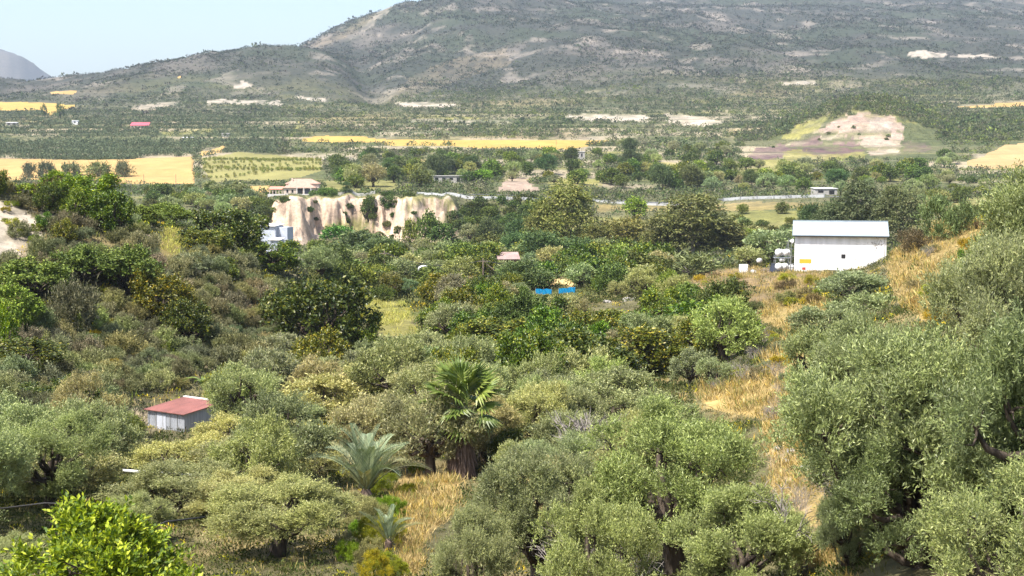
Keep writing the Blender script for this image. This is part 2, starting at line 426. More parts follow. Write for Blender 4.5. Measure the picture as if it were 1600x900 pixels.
TG = (Z - CZ) / GY
TMAX = np.maximum.accumulate(TG[np.searchsorted(YR, 14.0):], 0)
R0 = int(np.searchsorted(YR, 14.0))
def hit(px, py):
    """where the line of sight through a photo pixel first meets the bare ground"""
    u, t = ray(px, py)
    u = np.atleast_1d(u); t = np.atleast_1d(t)
    c = np.clip(np.interp(u * F + 800, PC, np.arange(NC)).round().astype(int), 0, NC - 1)
    out = np.empty(len(u))
    for k in range(len(u)):
        i = int(np.searchsorted(TMAX[:, c[k]], t[k]))
        out[k] = YR[min(R0 + i, NR - 1)]
    return u * out, out

# visible grid points (for painting land cover by place)
PXV, PYV = project(GX, GY, Z)
VIS = np.zeros((NR, NC), bool); VIS[R0:] = TG[R0:] >= TMAX - .004

# ------------------------------------------------------------------ land cover: the soil's own colours
def mixa(A, col, w):
    return A * (1 - w[..., None]) + np.asarray(col, float) * w[..., None]
n1 = fbm(GX / 6, GY / 6, 101); n2 = fbm(GX / 28, GY / 28, 111); n3 = fbm(GX / 140, GY / 140, 121)
nf = fbm(GX / 55, GY / 80, 131, 5)
A = np.zeros((NR, NC, 3)) + np.array([.11, .10, .05])
A = mixa(A, (.26, .20, .09), smooth(.55, .7, n1) * .6)
A = mixa(A, (.08, .10, .03), smooth(.5, .65, n2) * .7)
far = smooth(230, 420, GY)
Afar = np.zeros_like(A) + np.array([.115, .115, .06])
Afar = mixa(Afar, (.075, .09, .04), smooth(.45, .6, n2) * .8)
Afar = mixa(Afar, (.26, .21, .10), smooth(.6, .72, n3) * .6)
A = A * (1 - far[..., None]) + Afar * far[..., None]
lsl = (P2 < 470) * smooth(74, 84, GY) * (1 - smooth(160, 180, GY))
A = mixa(A, (.27, .22, .15), lsl * smooth(.54, .66, fbm(GX / 5, GY / 7, 181, 4)) * .8)
A = mixa(A, (.30, .255, .18), RISER * smooth(.5, .62, fbm(GX / 70, GY / 50, 161)) * .85)
A = mixa(A, (.20, .19, .07), (1 - RISER) * far * smooth(.56, .66, fbm(GX / 80, GY / 60, 171)) * .8)
mt_ = smooth(1050, 1900, GY)
Am = np.zeros_like(A) + np.array([.044, .048, .040])
Am = mixa(Am, (.10, .092, .08), smooth(.5, .66, nf) * .75)
Am = mixa(Am, (.042, .053, .034), smooth(.52, .66, fbm(GX / 130, GY / 130, 151)) * .8)
rock = smooth(.60, .74, fbm(GX / 38, GY / 55, 141, 5))
Am = mixa(Am, (.24, .21, .18), rock * .55)
A = A * (1 - mt_[..., None]) + Am * mt_[..., None]
A = mixa(A, (.075, .075, .075), smooth(4200, 5200, GY)); A = mixa(A, (.13, .12, .11), smooth(4200, 5200, GY) * smooth(.5, .65, fbm(GX / 90, GY / 200, 555)) * .7)
jx = PXV + 14 * (fbm(GX / GY * 160, LY[:, None] * 160, 201, 3) - .5)
jy = PYV + 7 * (fbm(GX / GY * 200, LY[:, None] * 200, 211, 3) - .5)
GOLD = (.36, .26, .10); PALE = (.40, .35, .29); SOIL = (.30, .23, .16); YG = (.235, .22, .065); TAN = (.24, .19, .125)
PURPLE = (.125, .08, .082); PINK = (.33, .245, .20)
PATCH = [   # colour, strength, nearest, farthest, outline
 (YG, .9, 100, 230, [(560,468),(600,465),(640,478),(645,505),(665,525),(600,525),(572,500)]),
 (GOLD, .9, 22, 110, [(1345,880),(1235,890),(1205,730),(1190,655),(1110,640),(1085,612),(1180,585),(1205,545),(1230,520),(1262,560),(1255,650),(1262,740),(1345,820)]),
 (GOLD, .9, 90, 190, [(1180,475),(1295,470),(1300,505),(1235,525),(1190,500)]),
 (SOIL, .7, 22, 60, [(1195,700),(1245,700),(1265,800),(1215,800)]),
 (GOLD, .9, 70, 230, [(1385,425),(1398,395),(1440,360),(1490,335),(1545,350),(1530,470),(1455,510),(1400,470)]),
 ((.21,.145,.08), .9, 150, 222, [(1060,440),(1110,425),(1180,418),(1300,428),(1300,470),(1190,478),(1060,480),(1000,485)]),
 (TAN, .9, 150, 222, [(1000,480),(1050,462),(1090,440),(1110,455),(1060,478)]),
 ((.36,.25,.10), .85, 24, 70, [(625,905),(610,760),(640,735),(720,745),(715,800),(665,840),(655,905)]),
 (PALE, 1, 90, 160, [(-60,300),(20,318),(62,345),(65,375),(35,385),(20,415),(-60,425)]),
 (PALE, .55, 90, 160, [(62,322),(95,330),(128,352),(122,372),(85,355),(60,342)]),
 (GOLD, .7, 90, 200, [(245,385),(262,352),(285,352),(280,395),(258,410)]),
 (PALE, .8, 80, 140, [(75,470),(105,490),(118,508),(90,505)]),
 (PURPLE, .95, 750, 1030, [(1180,232),(1235,225),(1272,212),(1340,216),(1350,240),(1285,248),(1240,238),(1205,250),(1165,252)]),
 (PINK, .95, 800, 1040, [(1275,205),(1320,182),(1360,176),(1395,180),(1412,200),(1408,238),(1360,243),(1345,215),(1300,208)]),
 ((.38,.32,.275), .7, 800, 1040, [(1352,198),(1372,180),(1390,190),(1395,205),(1360,206)]),
 ((.29,.25,.19), .95, 800, 1040, [(1345,222),(1408,220),(1410,230),(1350,231)]),
 ((.29,.25,.19), .95, 800, 1040, [(1358,234),(1408,232),(1408,241),(1360,242)]),
 ((.25,.22,.16), .95, 800, 1040, [(1280,212),(1312,210),(1314,218),(1280,219)]),
 (YG, .8, 750, 1040, [(1222,215),(1240,198),(1295,180),(1300,184),(1275,205),(1230,220)]),
 (YG, .8, 700, 1040, [(1225,236),(1250,232),(1275,242),(1350,238),(1355,250),(1225,254)]),
 (PURPLE, .8, 750, 1040, [(1413,222),(1440,222),(1458,232),(1440,238),(1414,236)]),
 (YG, .75, 500, 800, [(1140,255),(1215,248),(1260,262),(1210,280),(1150,268)]),
 (GOLD, .5, 430, 800, [(930,320),(1100,318),(1200,316),(1290,318),(1280,328),(1100,330),(930,330)]),
 (YG, .6, 300, 520, [(1120,330),(1290,330),(1300,345),(1230,372),(1150,350)]),
 (PALE, 1, 900, 1500, [(880,183),(905,179),(965,179),(1020,183),(1010,190),(905,189)]),
 (PALE, 1, 900, 1500, [(1036,176),(1065,178),(1130,190),(1125,196),(1080,196),(1045,190)]),
 (TAN, .7, 800, 1300, [(800,205),(870,200),(925,205),(920,217),(800,217)]),
 (PALE, .9, 1200, 2200, [(365,134),(380,125),(398,132),(395,138),(368,139)]),
 (PALE, .9, 1100, 2000, [(322,158),(345,155),(440,159),(438,165),(355,163),(325,164)]),
 (PALE, .8, 1100, 2000, [(455,148),(505,155),(512,161),(465,154)]),
 (PALE, .9, 1100, 2000, [(618,160),(645,160),(715,162),(712,168),(655,168),(622,166)]),
 (PALE, .75, 1300, 2600, [(1212,128),(1272,126),(1275,132),(1220,133)]),
 (PALE, .9, 1500, 2800, [(1415,82),(1440,78),(1478,84),(1472,90),(1425,90)]),
 (PALE, .8, 1500, 2800, [(1480,86),(1540,84),(1570,91),(1540,91),(1485,91)]),
 (TAN, .6, 1000, 1600, [(130,195),(165,185),(205,168),(262,160),(270,178),(240,190),(160,200)]),
 (PALE, .5, 1000, 1600, [(205,168),(262,160),(290,155),(262,168),(215,176)]),
 (TAN, .4, 2000, 3300, [(480,70),(540,45),(600,5),(640,-5),(600,18),(560,50),(500,76)]),
 (PALE, .4, 2000, 3300, [(560,45),(600,12),(625,0),(600,25),(570,50)]),
 (TAN, .3, 1500, 2600, [(600,165),(640,120),(700,95),(790,75),(800,100),(720,125),(650,150)]),
 (PINK, 1, 480, 720, [(778,300),(785,285),(800,277),(822,278),(842,298)]),
 (TAN, .6, 800, 1300, [(540,195),(590,192),(595,200),(545,205)]),
 (YG, .8, 900, 1400, [(458,200),(468,185),(478,198),(495,208),(455,210)]),
 (YG, .6, 440, 560, [(505,290),(520,275),(620,283),(620,300),(590,300),(505,302)]),
 (PALE, .7, 550, 1100, [(60,190),(100,193),(98,199),(55,199)]),
 ((.10,.115,.05), .9, 800, 1040, [(1278,219),(1345,216),(1346,220),(1282,223)]),
 ((.10,.115,.05), .9, 800, 1040, [(1340,231),(1412,230),(1412,233.5),(1342,234.5)]),
 ((.12,.125,.055), .9, 800, 1040, [(1300,207),(1412,205.5),(1412,209),(1345,211.5),(1300,210)]),
 ((.10,.115,.05), .8, 800, 1040, [(1230,229),(1290,226),(1345,229),(1345,232),(1290,230),(1232,233)]),
 (TAN, .7, 900, 1500, [(470,190),(600,195),(760,200),(765,204),(600,203),(470,199)]),
 (PALE, .55, 900, 1500, [(640,187),(800,190),(800,194),(640,192)]),
 (YG, .8, 500, 900, [(1000,255),(1085,252),(1090,261),(1000,263)]),
 (YG, .7, 500, 900, [(560,262),(650,258),(650,264),(560,268)]),
 (GOLD, .8, 600, 1000, [(645,249),(705,251),(700,257),(645,256)]),
 (YG, .8, 440, 700, [(855,282),(935,280),(940,294),(860,296)]),
 (TAN, .8, 440, 800, [(1170,283),(1260,280),(1262,286),(1170,290)]),
 (YG, .8, 900, 1600, [(640,178),(760,183),(760,187),(640,184)]),
 (GOLD, .6, 900, 1600, [(1130,205),(1210,198),(1215,204),(1135,211)]),
 (YG, .7, 1000, 1600, [(250,205),(330,200),(335,206),(255,212)]),
 (PALE, .6, 700, 900, [(495,246),(555,246),(555,252),(500,251)]),
]
for col, w, y0, y1, poly in PATCH:
    mk = inpoly(jx, jy, poly) & (GY > y0) & (GY < y1)
    wv = mk * w * (.75 + .5 * (n1 - .5)) * np.where(GY > 700, .45 + .75 * smooth(.35, .6, fbm(GX / 11, GY / 16, 777, 3)), 1)
    cl_ = np.asarray(col, float) * np.where((GY > 740) & (GY < 1060), .78 + .44 * vnoise(GX / 60, Z / 2.2, 333), 1)[..., None]
    if col is PALE: cl_ = cl_ * np.where(GY < 200, 1 - .45 * smooth(.5, .7, fbm(GX / 1.3, Z / 1.0, 888, 4)), 1)[..., None]
    A = A * (1 - wv[..., None]) + cl_ * wv[..., None]
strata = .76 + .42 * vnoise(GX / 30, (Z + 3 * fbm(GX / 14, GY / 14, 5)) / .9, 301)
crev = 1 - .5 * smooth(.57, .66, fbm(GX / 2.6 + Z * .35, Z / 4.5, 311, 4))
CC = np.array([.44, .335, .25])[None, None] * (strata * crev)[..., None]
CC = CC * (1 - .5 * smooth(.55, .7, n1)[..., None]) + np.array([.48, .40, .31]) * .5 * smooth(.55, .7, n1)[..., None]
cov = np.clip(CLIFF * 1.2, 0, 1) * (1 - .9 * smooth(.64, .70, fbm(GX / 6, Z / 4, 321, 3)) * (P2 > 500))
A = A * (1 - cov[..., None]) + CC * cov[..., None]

V = np.stack([GX, GY, Z], -1).reshape(-1, 3)
idx = np.arange(NR * NC).reshape(NR, NC)
Q = np.stack([idx[:-1, :-1], idx[:-1, 1:], idx[1:, 1:], idx[1:, :-1]], -1).reshape(-1, 4)
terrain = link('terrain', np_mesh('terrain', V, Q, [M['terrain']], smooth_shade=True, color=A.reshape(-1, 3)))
tag(terrain, 'valley floor, terraced slopes and scrubby mountainside', 'terrain', kind='structure')
# ground continues behind the camera
bk = MB().add([(-6000, 2.5, CZ - 2.6), (6000, 2.5, CZ - 2.6), (6000, -3000, CZ - 2.6), (-6000, -3000, CZ - 2.6)], [(0, 3, 2, 1)])
tag(part('ground', bk, simple_mat('bare_earth', (.3, .23, .14), .95, scale=.4, noise=.3), None), 'bare earth behind the viewpoint', 'ground', kind='structure')

# ------------------------------------------------------------------ grain fields: crop sheets standing above the soil
def field(name, poly, col, y0, y1, h=.5, label='ripe golden grain field'):
    jx2 = PXV + 3 * (fbm(GX / 12, GY / 12, 401, 2) - .5); jy2 = PYV + 1.2 * (fbm(GX / 12, GY / 12, 411, 2) - .5)
    mk = inpoly(jx2, jy2, poly) & (GY > y0) & (GY < y1)
    fm = mk[:-1, :-1] & mk[1:, :-1] & mk[:-1, 1:] & mk[1:, 1:]
    if not fm.any(): print('empty field', name, poly[0]); return
    cnt = np.zeros((NR, NC), int)
    cnt[:-1, :-1] += fm; cnt[1:, :-1] += fm; cnt[:-1, 1:] += fm; cnt[1:, 1:] += fm
    ids = idx[cnt > 0]; new = np.full(NR * NC, -1); new[ids] = np.arange(len(ids))
    Zf = Z + np.where(cnt == 4, h, -.06)
    Vf = np.stack([GX, GY, Zf], -1).reshape(-1, 3)[ids]
    Qf = new[Q.reshape(NR - 1, NC - 1, 4)[fm]]
    colv = np.array(col) * (.9 + .2 * n2.reshape(-1)[ids])[:, None]
    o = link(name, np_mesh(name, Vf, Qf, [M['field']], smooth_shade=True, color=colv))
    return tag(o, label, 'field', kind='structure')
WHEAT = (.36, .245, .10); WHEAT2 = (.36, .25, .075)
field('grain_field', [(-60,247),(44,249),(122,251),(205,250),(231,245),(304,244),(305,288),(178,288),(130,278),(60,281),(-60,284)], (.37,.25,.105), 520, 900, label='wide pale gold grain field at the left behind the green ridge')
field('grain_field', [(308,239),(347,228),(369,233),(345,239),(311,246)], WHEAT, 600, 1000, label='small gold field wedge above the orchard rows')
field('grain_field', [(440,217),(469,216),(511,211),(555,213),(630,218),(694,218.5),(800,219),(957,220),(911,231),(878,235),(833,231),(744,233),(705,228),(611,228),(583,223),(544,224),(483,222)], WHEAT2, 750, 1100, label='long deep yellow grain strip across the middle slope')
field('grain_field', [(-60,159),(70,159),(95,162),(122,163),(118,168),(100,172),(80,181),(70,179),(60,173),(-60,174)], WHEAT2, 1100, 1700, label='gold field high at the left edge below the skyline ridge')
field('grain_field', [(75,143),(130,140),(118,148),(80,148)], WHEAT, 1200, 2000, label='thin gold field strip above the left edge field')
field('grain_field', [(240,126),(290,116),(289,121),(250,127)], WHEAT, 1300, 2100, label='sliver of gold field high on the left hill')
field('grain_field', [(1498,257),(1536,243),(1561,229),(1600,221),(1680,216),(1680,262),(1533,264)], (.35, .25, .125), 550, 1100, label='pale gold field at the right edge above the olive crown')
field('grain_field', [(1487,167),(1583,159),(1660,157),(1660,165),(1536,171)], WHEAT, 900, 1800, label='narrow gold terrace high at the right edge')
field('grain_field', [(355,293),(425,290),(425,301),(362,301)], WHEAT, 430, 640, label='yellow stubble strip left of the tiled house')
field('orchard_ground', [(311,247),(369,237),(420,240),(505,248),(505,268),(470,279),(420,283),(330,285),(318,270)], (.20, .19, .075), 520, 900, .06, label='yellow green ground under the orchard rows')
field('sand_court', [(836,434),(898,434),(899,449.5),(834,450)], (.50, .35, .17), 150, 330, .05, label='yellow sandy court behind the blue sheets')
print('terrain ok', NR, NC)

# ------------------------------------------------------------------ foliage generators
def unit(v): return v / np.maximum(np.linalg.norm(v, axis=-1, keepdims=True), 1e-9)
def rdir(rng, n): return unit(rng.normal(size=(n, 3)))

def quads(Pp, D, N, L, W):
    S = unit(np.cross(D, N))
    L = np.asarray(L).reshape(-1, 1); W = np.asarray(W).reshape(-1, 1)
    m = Pp + D * L * .5 + N * L * .06
    v = np.stack([Pp, m + S * W * .5, Pp + D * L, m - S * W * .5], 1).reshape(-1, 3)
    f = np.arange(len(v), dtype=np.int32).reshape(-1, 4)
    return v, f

SHAPE = dict(   # lobes: count, size; crown half-height, centre height; outward/up bias; droop of leaves
 olive=dict(n=19, lr=(.15, .30), ax=(.88, .88, .66), cz=.98, zmin=.30, up=.65, droop=.18, mat='olive', bark='bark', tr=.10),
 carob=dict(n=26, lr=(.18, .33), ax=(.84, .84, .62), cz=.72, zmin=.06, up=.15, droop=-.1, mat='carob', bark='bark', tr=.10),
 leafy=dict(n=18, lr=(.25, .42), ax=(.78, .78, .66), cz=.86, zmin=.14, up=.2, droop=-.1, mat='leafy', bark='bark', tr=.09),
 bright=dict(n=22, lr=(.24, .40), ax=(.8, .8, .6), cz=.75, zmin=.08, up=.5, droop=.3, mat='bright', bark='bark', tr=.08),
 euc=dict(n=30, lr=(.20, .36), ax=(.80, .80, 1.25), cz=1.5, zmin=.18, up=.1, droop=-.6, mat='euc', bark='euc_bark', tr=.085),
 pine=dict(n=22, lr=(.24, .40), ax=(.74, .74, .85), cz=1.15, zmin=.25, up=.45, droop=.2, mat='pine', bark='bark', tr=.08),
 column=dict(n=14, lr=(.4, .62), ax=(.5, .5, 2.1), cz=2.4, zmin=.1, up=.9, droop=.3, mat='pine', bark='bark', tr=.12),
 sage=dict(n=12, lr=(.26, .42), ax=(.72, .72, .46), cz=.40, zmin=.0, up=.7, droop=.3, mat='sage', bark='deadwood', tr=.05),
 bush=dict(n=12, lr=(.26, .42), ax=(.74, .74, .5), cz=.46, zmin=.0, up=.3, droop=.1, mat='leafy', bark='bark', tr=.06),
 yellow=dict(n=12, lr=(.22, .38), ax=(.75, .75, .55), cz=.5, zmin=.0, up=.8, droop=.4, mat='yellow', bark='deadwood', tr=.04),
)
LODS = {  # leaf length and width in crown radii (a crown is about 3 m in radius), leaves per twig, twigs
 'olive': [(.036, .0105, 9, 9000), (.058, .019, 8, 3300), (.098, .032, 6, 1500), (.17, .07, 5, 420), (.34, .18, 4, 70)],
 'carob': [(.030, .017, 9, 9000), (.046, .027, 8, 3600), (.075, .045, 7, 1500), (.14, .09, 5, 460), (.30, .2, 4, 80)],
 'euc':   [(.07, .015, 8, 5200), (.07, .018, 8, 4200), (.09, .024, 8, 2600), (.13, .045, 7, 1200), (.34, .18, 4, 100)],
 'pine':  [(.06, .010, 10, 4000), (.07, .014, 10, 3400), (.10, .022, 9, 1900), (.15, .045, 7, 800), (.34, .16, 4, 90)],
 'sage':  [(.05, .012, 8, 3200), (.075, .018, 8, 2000), (.12, .030, 7, 900), (.22, .07, 5, 260), (.4, .2, 4, 40)],
}
LODS['leafy'] = LODS['bush'] = LODS['carob']; LODS['column'] = LODS['pine']; LODS['yellow'] = LODS['sage']
LODS['bright'] = [(.062, .030, 9, 3000), (.07, .035, 8, 2200), (.1, .05, 6, 900), (.18, .1, 5, 300), (.34, .2, 4, 70)]

def tubes_np(segs, n=5):
    """segs: list of (pts (k,3), radii (k,)) -> quads"""
    VV, FF, o = [], [], 0
    for pts, rad in segs:
        k = len(pts); d = np.gradient(pts, axis=0); d = unit(d)
        ref = np.array([.31, .17, .93]); a = np.cross(d, ref); bad = np.linalg.norm(a, axis=1) < .1
        a[bad] = np.cross(d[bad], [1, 0, 0]); a = unit(a); b = np.cross(d, a)
        th = np.linspace(0, 2 * np.pi, n, endpoint=False)
        ring = pts[:, None] + (a[:, None] * np.cos(th)[None, :, None] + b[:, None] * np.sin(th)[None, :, None]) * np.asarray(rad)[:, None, None]
        VV.append(ring.reshape(-1, 3))
        i = np.arange(k - 1)[:, None] * n + np.arange(n)[None]; j = np.arange(k - 1)[:, None] * n + (np.arange(n)[None] + 1) % n
        FF.append(np.stack([i, j, j + n, i + n], -1).reshape(-1, 4) + o); o += k * n
    return np.concatenate(VV), np.concatenate(FF)

def bend(p, q, rng, k=5, amp=.08, arch=0):
    t = np.linspace(0, 1, k)[:, None]
    w = np.sin(np.pi * t)
    off = rng.normal(size=(1, 3)) * amp * np.linalg.norm(q - p)
    return p * (1 - t) + q * t + w * off + w * np.array([[0, 0, arch]]) + rng.normal(size=(k, 3)) * .012 * np.sin(np.pi * t)

def build_tree(kind, lod, seed):
    rng = np.random.default_rng(seed * 31 + lod * 7 + sum(map(ord, kind)))
    s = SHAPE[kind]; L, W, per, ntw = LODS[kind][lod]
    n = s['n']; ax = np.array(s['ax']); ctr = np.array([0, 0, s['cz']])
    # lobe centres spread over the crown's shell
    i = np.arange(n) + .5
    ph = np.arccos(1 - 1.72 * i / n); th = np.pi * (1 + 5**.5) * i + rng.uniform(0, 6)
    d = np.stack([np.cos(th) * np.sin(ph), np.sin(th) * np.sin(ph), np.cos(ph)], 1)
    d = unit(d + rng.normal(size=(n, 3)) * .28)
    rr = rng.uniform(.62, 1.0, n)
    lr = rng.uniform(*s['lr'], n) 
    lc = ctr + d * ax * (rr * (1 - .25 * lr))[:, None]
    lc[:, :2] *= rng.uniform(.82, 1.12, (n, 1))
    lc[:, 2] = np.maximum(lc[:, 2], s['zmin'] + lr * .35)
    wsum = lr**2 / (lr**2).sum()
    li = rng.choice(n, ntw, p=wsum)
    dd = unit(rdir(rng, ntw) + .55 * unit(lc[li] - ctr * np.array([1, 1, .8])) + np.array([0, 0, .15]))
    rad = lr[li] * (rng.uniform(.05, 1, ntw) ** .4) * (1 + .14 * rng.normal(size=ntw))
    if lod <= 2:                      # twigs gather in sprigs with gaps between them
        ns = max(n * 4, ntw // (26 if lod == 0 else 13)); sl = rng.choice(n, ns, p=wsum)
        sd_ = unit(rdir(rng, ns) + .6 * unit(lc[sl] - ctr * np.array([1, 1, .8])) + np.array([0, 0, .15]))
        sr_ = lr[sl] * rng.uniform(.38, 1.2, ns)
        sc_ = lc[sl] + sd_ * sr_[:, None] * np.array([1, 1, .82])
        si = rng.integers(0, ns, ntw); li = sl[si]
        off = rng.normal(size=(ntw, 3)) * (.045 if lod == 0 else .055)
        dd = unit(sd_[si] * .8 + rdir(rng, ntw) * .55); rad = None
    squash = np.array([1, 1, .82])
    base = lc[li] + dd * rad[:, None] * squash if rad is not None else sc_[si] + off
    tdir = unit(dd * .9 + rng.normal(size=(ntw, 3)) * .5 + np.array([0, 0, s['up']]))
    tl = L * per * .36 * rng.uniform(.6, 1.3, ntw)
    base[:, 2] = np.maximum(base[:, 2], s['zmin'] * .6 + .02)
    sfr = (np.arange(per) + .5) / per
    Pp = (base[:, None] + tdir[:, None] * (tl[:, None] * sfr[None])[..., None]).reshape(-1, 3)
    T2 = np.repeat(tdir, per, 0)
    spread = .25 if kind == 'bright' else 0
    D = unit(T2 * .75 + rdir(rng, len(Pp)) * .85 + np.array([0, 0, s['droop']]))
    N = unit(np.cross(D, rdir(rng, len(Pp)))); N = np.where((N[:, 2:] < 0), -N, N)
    N = unit(N + np.array([0, 0, .35]))
    keep = Pp[:, 2] > 0.0
    Pp, D, N = Pp[keep], D[keep], N[keep]
    v, f = quads(Pp, D, N, L * rng.uniform(.7, 1.3, len(Pp)), W * rng.uniform(.7, 1.3, len(Pp)))
    crown = np_mesh(kind + '_crown', v, f, [M[s['mat']]])
    # trunk and limbs
    segs = []; tr = s['tr']
    top = np.array([rng.normal() * .06, rng.normal() * .06, max(s['zmin'], .12) + .12])
    nst = 1 if kind in ('euc', 'pine', 'column') else 3
    if nst == 1:
        up = np.array([rng.normal() * .08, rng.normal() * .08, s['cz'] + ax[2] * .55])
        pts = bend(np.array([0, 0, -.15]), up, rng, 8, .03)
        segs.append((pts, np.linspace(tr, tr * .25, 8)))
        for q in range(n):
            h = np.clip(lc[q, 2] * .72, .25, up[2]); j = np.interp(h, pts[:, 2], np.arange(8))
            st_ = pts[int(j)] 
            segs.append((bend(st_, lc[q], rng, 5, .07, .05), np.linspace(tr * .38, tr * .07, 5)))
    else:
        segs.append((np.array([[0, 0, -.25], [0, 0, .0], top * .6, top]), np.array([tr * 1.5, tr * 1.25, tr, tr * .95])))
        for q in range(n):
            mid = top * .45 + lc[q] * .55 + rng.normal(size=3) * .07; mid[2] = max(mid[2], top[2])
            segs.append((bend(top, mid, rng, 4, .12), np.linspace(tr * .55, tr * .3, 4)))
            segs.append((bend(mid, lc[q], rng, 4, .1), np.linspace(tr * .3, tr * .1, 4)))
            for _ in range(3 if lod <= 1 else 0):
                e = lc[q] + rdir(rng, 1)[0] * lr[q] * .75
                segs.append((bend(lc[q] * .85 + mid * .15, e, rng, 4, .12), np.linspace(tr * .14, tr * .03, 4)))
    tv, tf = tubes_np(segs, 6 if lod < 2 else 4)
    trunk = np_mesh(kind + '_trunk', tv, tf, [M[s['bark']]], smooth_shade=True)
    ztop = float(np.percentile(v[:, 2], 99.3)); rx = float(np.percentile(np.hypot(v[:, 0], v[:, 1]), 97))
    both = None
    if lod >= 3:      # too small to show its parts
        fv = np.concatenate([v, tv]); ff = np.concatenate([f, tf + len(v)])
        both = np_mesh(kind + '_tree', fv, ff, [M[s['mat']], M[s['bark']]], mat_idx=np.r_[np.zeros(len(f)), np.ones(len(tf))])
    return dict(crown=crown, trunk=trunk, both=both, ztop=ztop, rx=rx)

CACHE = {}
NVAR = {0: 4, 1: 5, 2: 6, 3: 6, 4: 3}
def variant(kind, lod, k):
    k = k % NVAR[lod]
    if (kind, lod, k) not in CACHE: CACHE[(kind, lod, k)] = build_tree(kind, lod, k + 1)
    return CACHE[(kind, lod, k)]

NAME = dict(olive='olive_tree', carob='carob_tree', leafy='broadleaf_tree', bright='young_tree', euc='eucalyptus_tree', pine='pine_tree',
            column='cypress_tree', sage='shrub', bush='evergreen_bush', yellow='broom_bush')
WORD = dict(olive='silvery olive tree', carob='dark dense carob tree', leafy='green leafy tree', bright='bright yellow-green young tree', euc='tall grey-green eucalyptus',
            pine='soft dark pine', column='dark narrow cypress', sage='rounded grey-green shrub', bush='evergreen bush', yellow='yellow flowering bush')
GROUP = dict(olive='olive trees of the valley', carob='dark carob trees', leafy='leafy trees on the terraces', euc='eucalyptus trees', pine='pines in the valley',
             column='cypresses', sage='shrubs on the slopes', bush='evergreen bushes of the valley and terraces', yellow='yellow flowering bushes', bright='bright young trees')
PLANTS = []     # every countable plant: dict(o, kind, px, py, Y, size)
def lod_for(kind, Y):
    if Y < 45: return 0
    if Y < 80: return 1
    if Y < 190: return 2
    if Y < 900: return 3
    return 4

def put_plant(kind, x, y, rad, height=None, label=None, tint=None, lod=None, rz=None, word=None, sink=0):
    """a plant rooted at x, y with crown radius rad and total height in metres"""
    lod = lod_for(kind, y) if lod is None else lod
    warm = lambda t: (t[0] * 1.05, t[1], t[2] * .93) if kind in ('olive', 'sage') else (t[0] * 1.04, t[1], t[2] * .86)
    a = variant(kind, lod, random.randrange(100))
    z = float(ground(x, y)) - sink
    s = rad / a['rx']
    sz = s if height is None else (height + sink) / a['ztop']
    sz = min(max(sz, s * .55), s * 1.9)
    if height is not None: z = min(z, z + height - a['ztop'] * sz)      # keep the crown's top where it belongs
    rz = random.uniform(0, 6.283) if rz is None else rz
    tone = warm(tint if tint is not None else tuple(random.uniform(.88, 1.12) for _ in range(3)))
    if lod >= 3 or kind in ('sage', 'yellow'):
        me = a['both'] if a['both'] else a['crown']
        o = link(NAME[kind], me, loc=(x, y, z), rz=rz); o.color = (*tone, 1)
    else:
        o = link(NAME[kind], None, loc=(x, y, z), rz=rz); o.empty_display_size = .2
        t = link('trunk', a['trunk'], o); c = link('crown', a['crown'], o); c.color = (*tone, 1)
    o.scale = (s, s, sz)
    cx, cy = project(x, y, z + a['ztop'] * sz * .55)
    PLANTS.append(dict(o=o, kind=kind, px=float(cx), py=float(cy), Y=y, r=rad, label=label, word=word or WORD[kind]))
    o['category'] = 'shrub' if kind == 'sage' else ('bush' if kind in ('yellow', 'bush') else 'tree'); o['group'] = GROUP[kind]
    return o

def tree(kind, px, top, w, Y, label=None, tint=None, word=None, lod=None, sink=0):
    """photo column, photo row of the crown's top, crown width in photo pixels, distance"""
    u, t = ray(px, top)
    x = float(u) * Y; ztop = CZ + float(t) * Y
    h = ztop - float(ground(x, Y))
    r = w / 2 / F * Y
    if h < .5: print('LOW', kind, px, top, Y, round(h, 2)); h = r
    elif h > 3.4 * r or h < .6 * r: print('ASPECT', kind, px, top, Y, 'h %.1f r %.1f' % (h, r))
    return put_plant(kind, x, Y, r, h, label, tint, lod, word=word, sink=sink)

KEEP = [   # things the photograph shows unobstructed: columns, rows, distance
 (232, 318, 626, 668, 82), (640, 790, 560, 748, 57), (490, 640, 680, 765, 49), (420, 497, 277, 306, 447), (425, 715, 305, 372, 405), (402, 454, 346, 384, 342),
 (836, 900, 433, 462, 203), (1150, 1392, 342, 424, 209), (570, 650, 468, 522, 170), (650, 682, 412, 428, 232), (780, 812, 400, 415, 252), (640, 842, 295, 305, 462),
 (1185, 1262, 640, 880, 60), (1090, 1240, 600, 650, 85), (640, 712, 750, 870, 45), (130, 305, 246, 287, 600), (311, 505, 240, 281, 640), (440, 957, 212, 230, 850), (1500, 1600, 225, 258, 700), (1165, 1460, 178, 245, 950),
 (1130, 1290, 306, 316, 476), (780, 842, 278, 298, 540), (680, 740, 265, 280, 545), (1268, 1312, 296, 308, 500), (505, 590, 296, 306, 446), (745, 765, 402, 432, 228), (940, 995, 455, 482, 170), (1200, 1290, 480, 505, 140),
 (0, 60, 320, 400, 112), (248, 284, 360, 395, 150)]
def hides(px0, px1, top, bot, Y):
    return any(Y < k[4] and px1 > k[0] and px0 < k[1] and bot > k[2] and top < k[3] for k in KEEP)

def hidden_np(x, y, z, s, hs=1.0):
    gx, gy = project(x, y, z); w = s / y * F; bad = np.zeros(len(x), bool)
    for k in KEEP: bad |= (y < k[4]) & (gx + w > k[0]) & (gx - w < k[1]) & (gy > k[2]) & (gy - w * hs < k[3])
    return bad
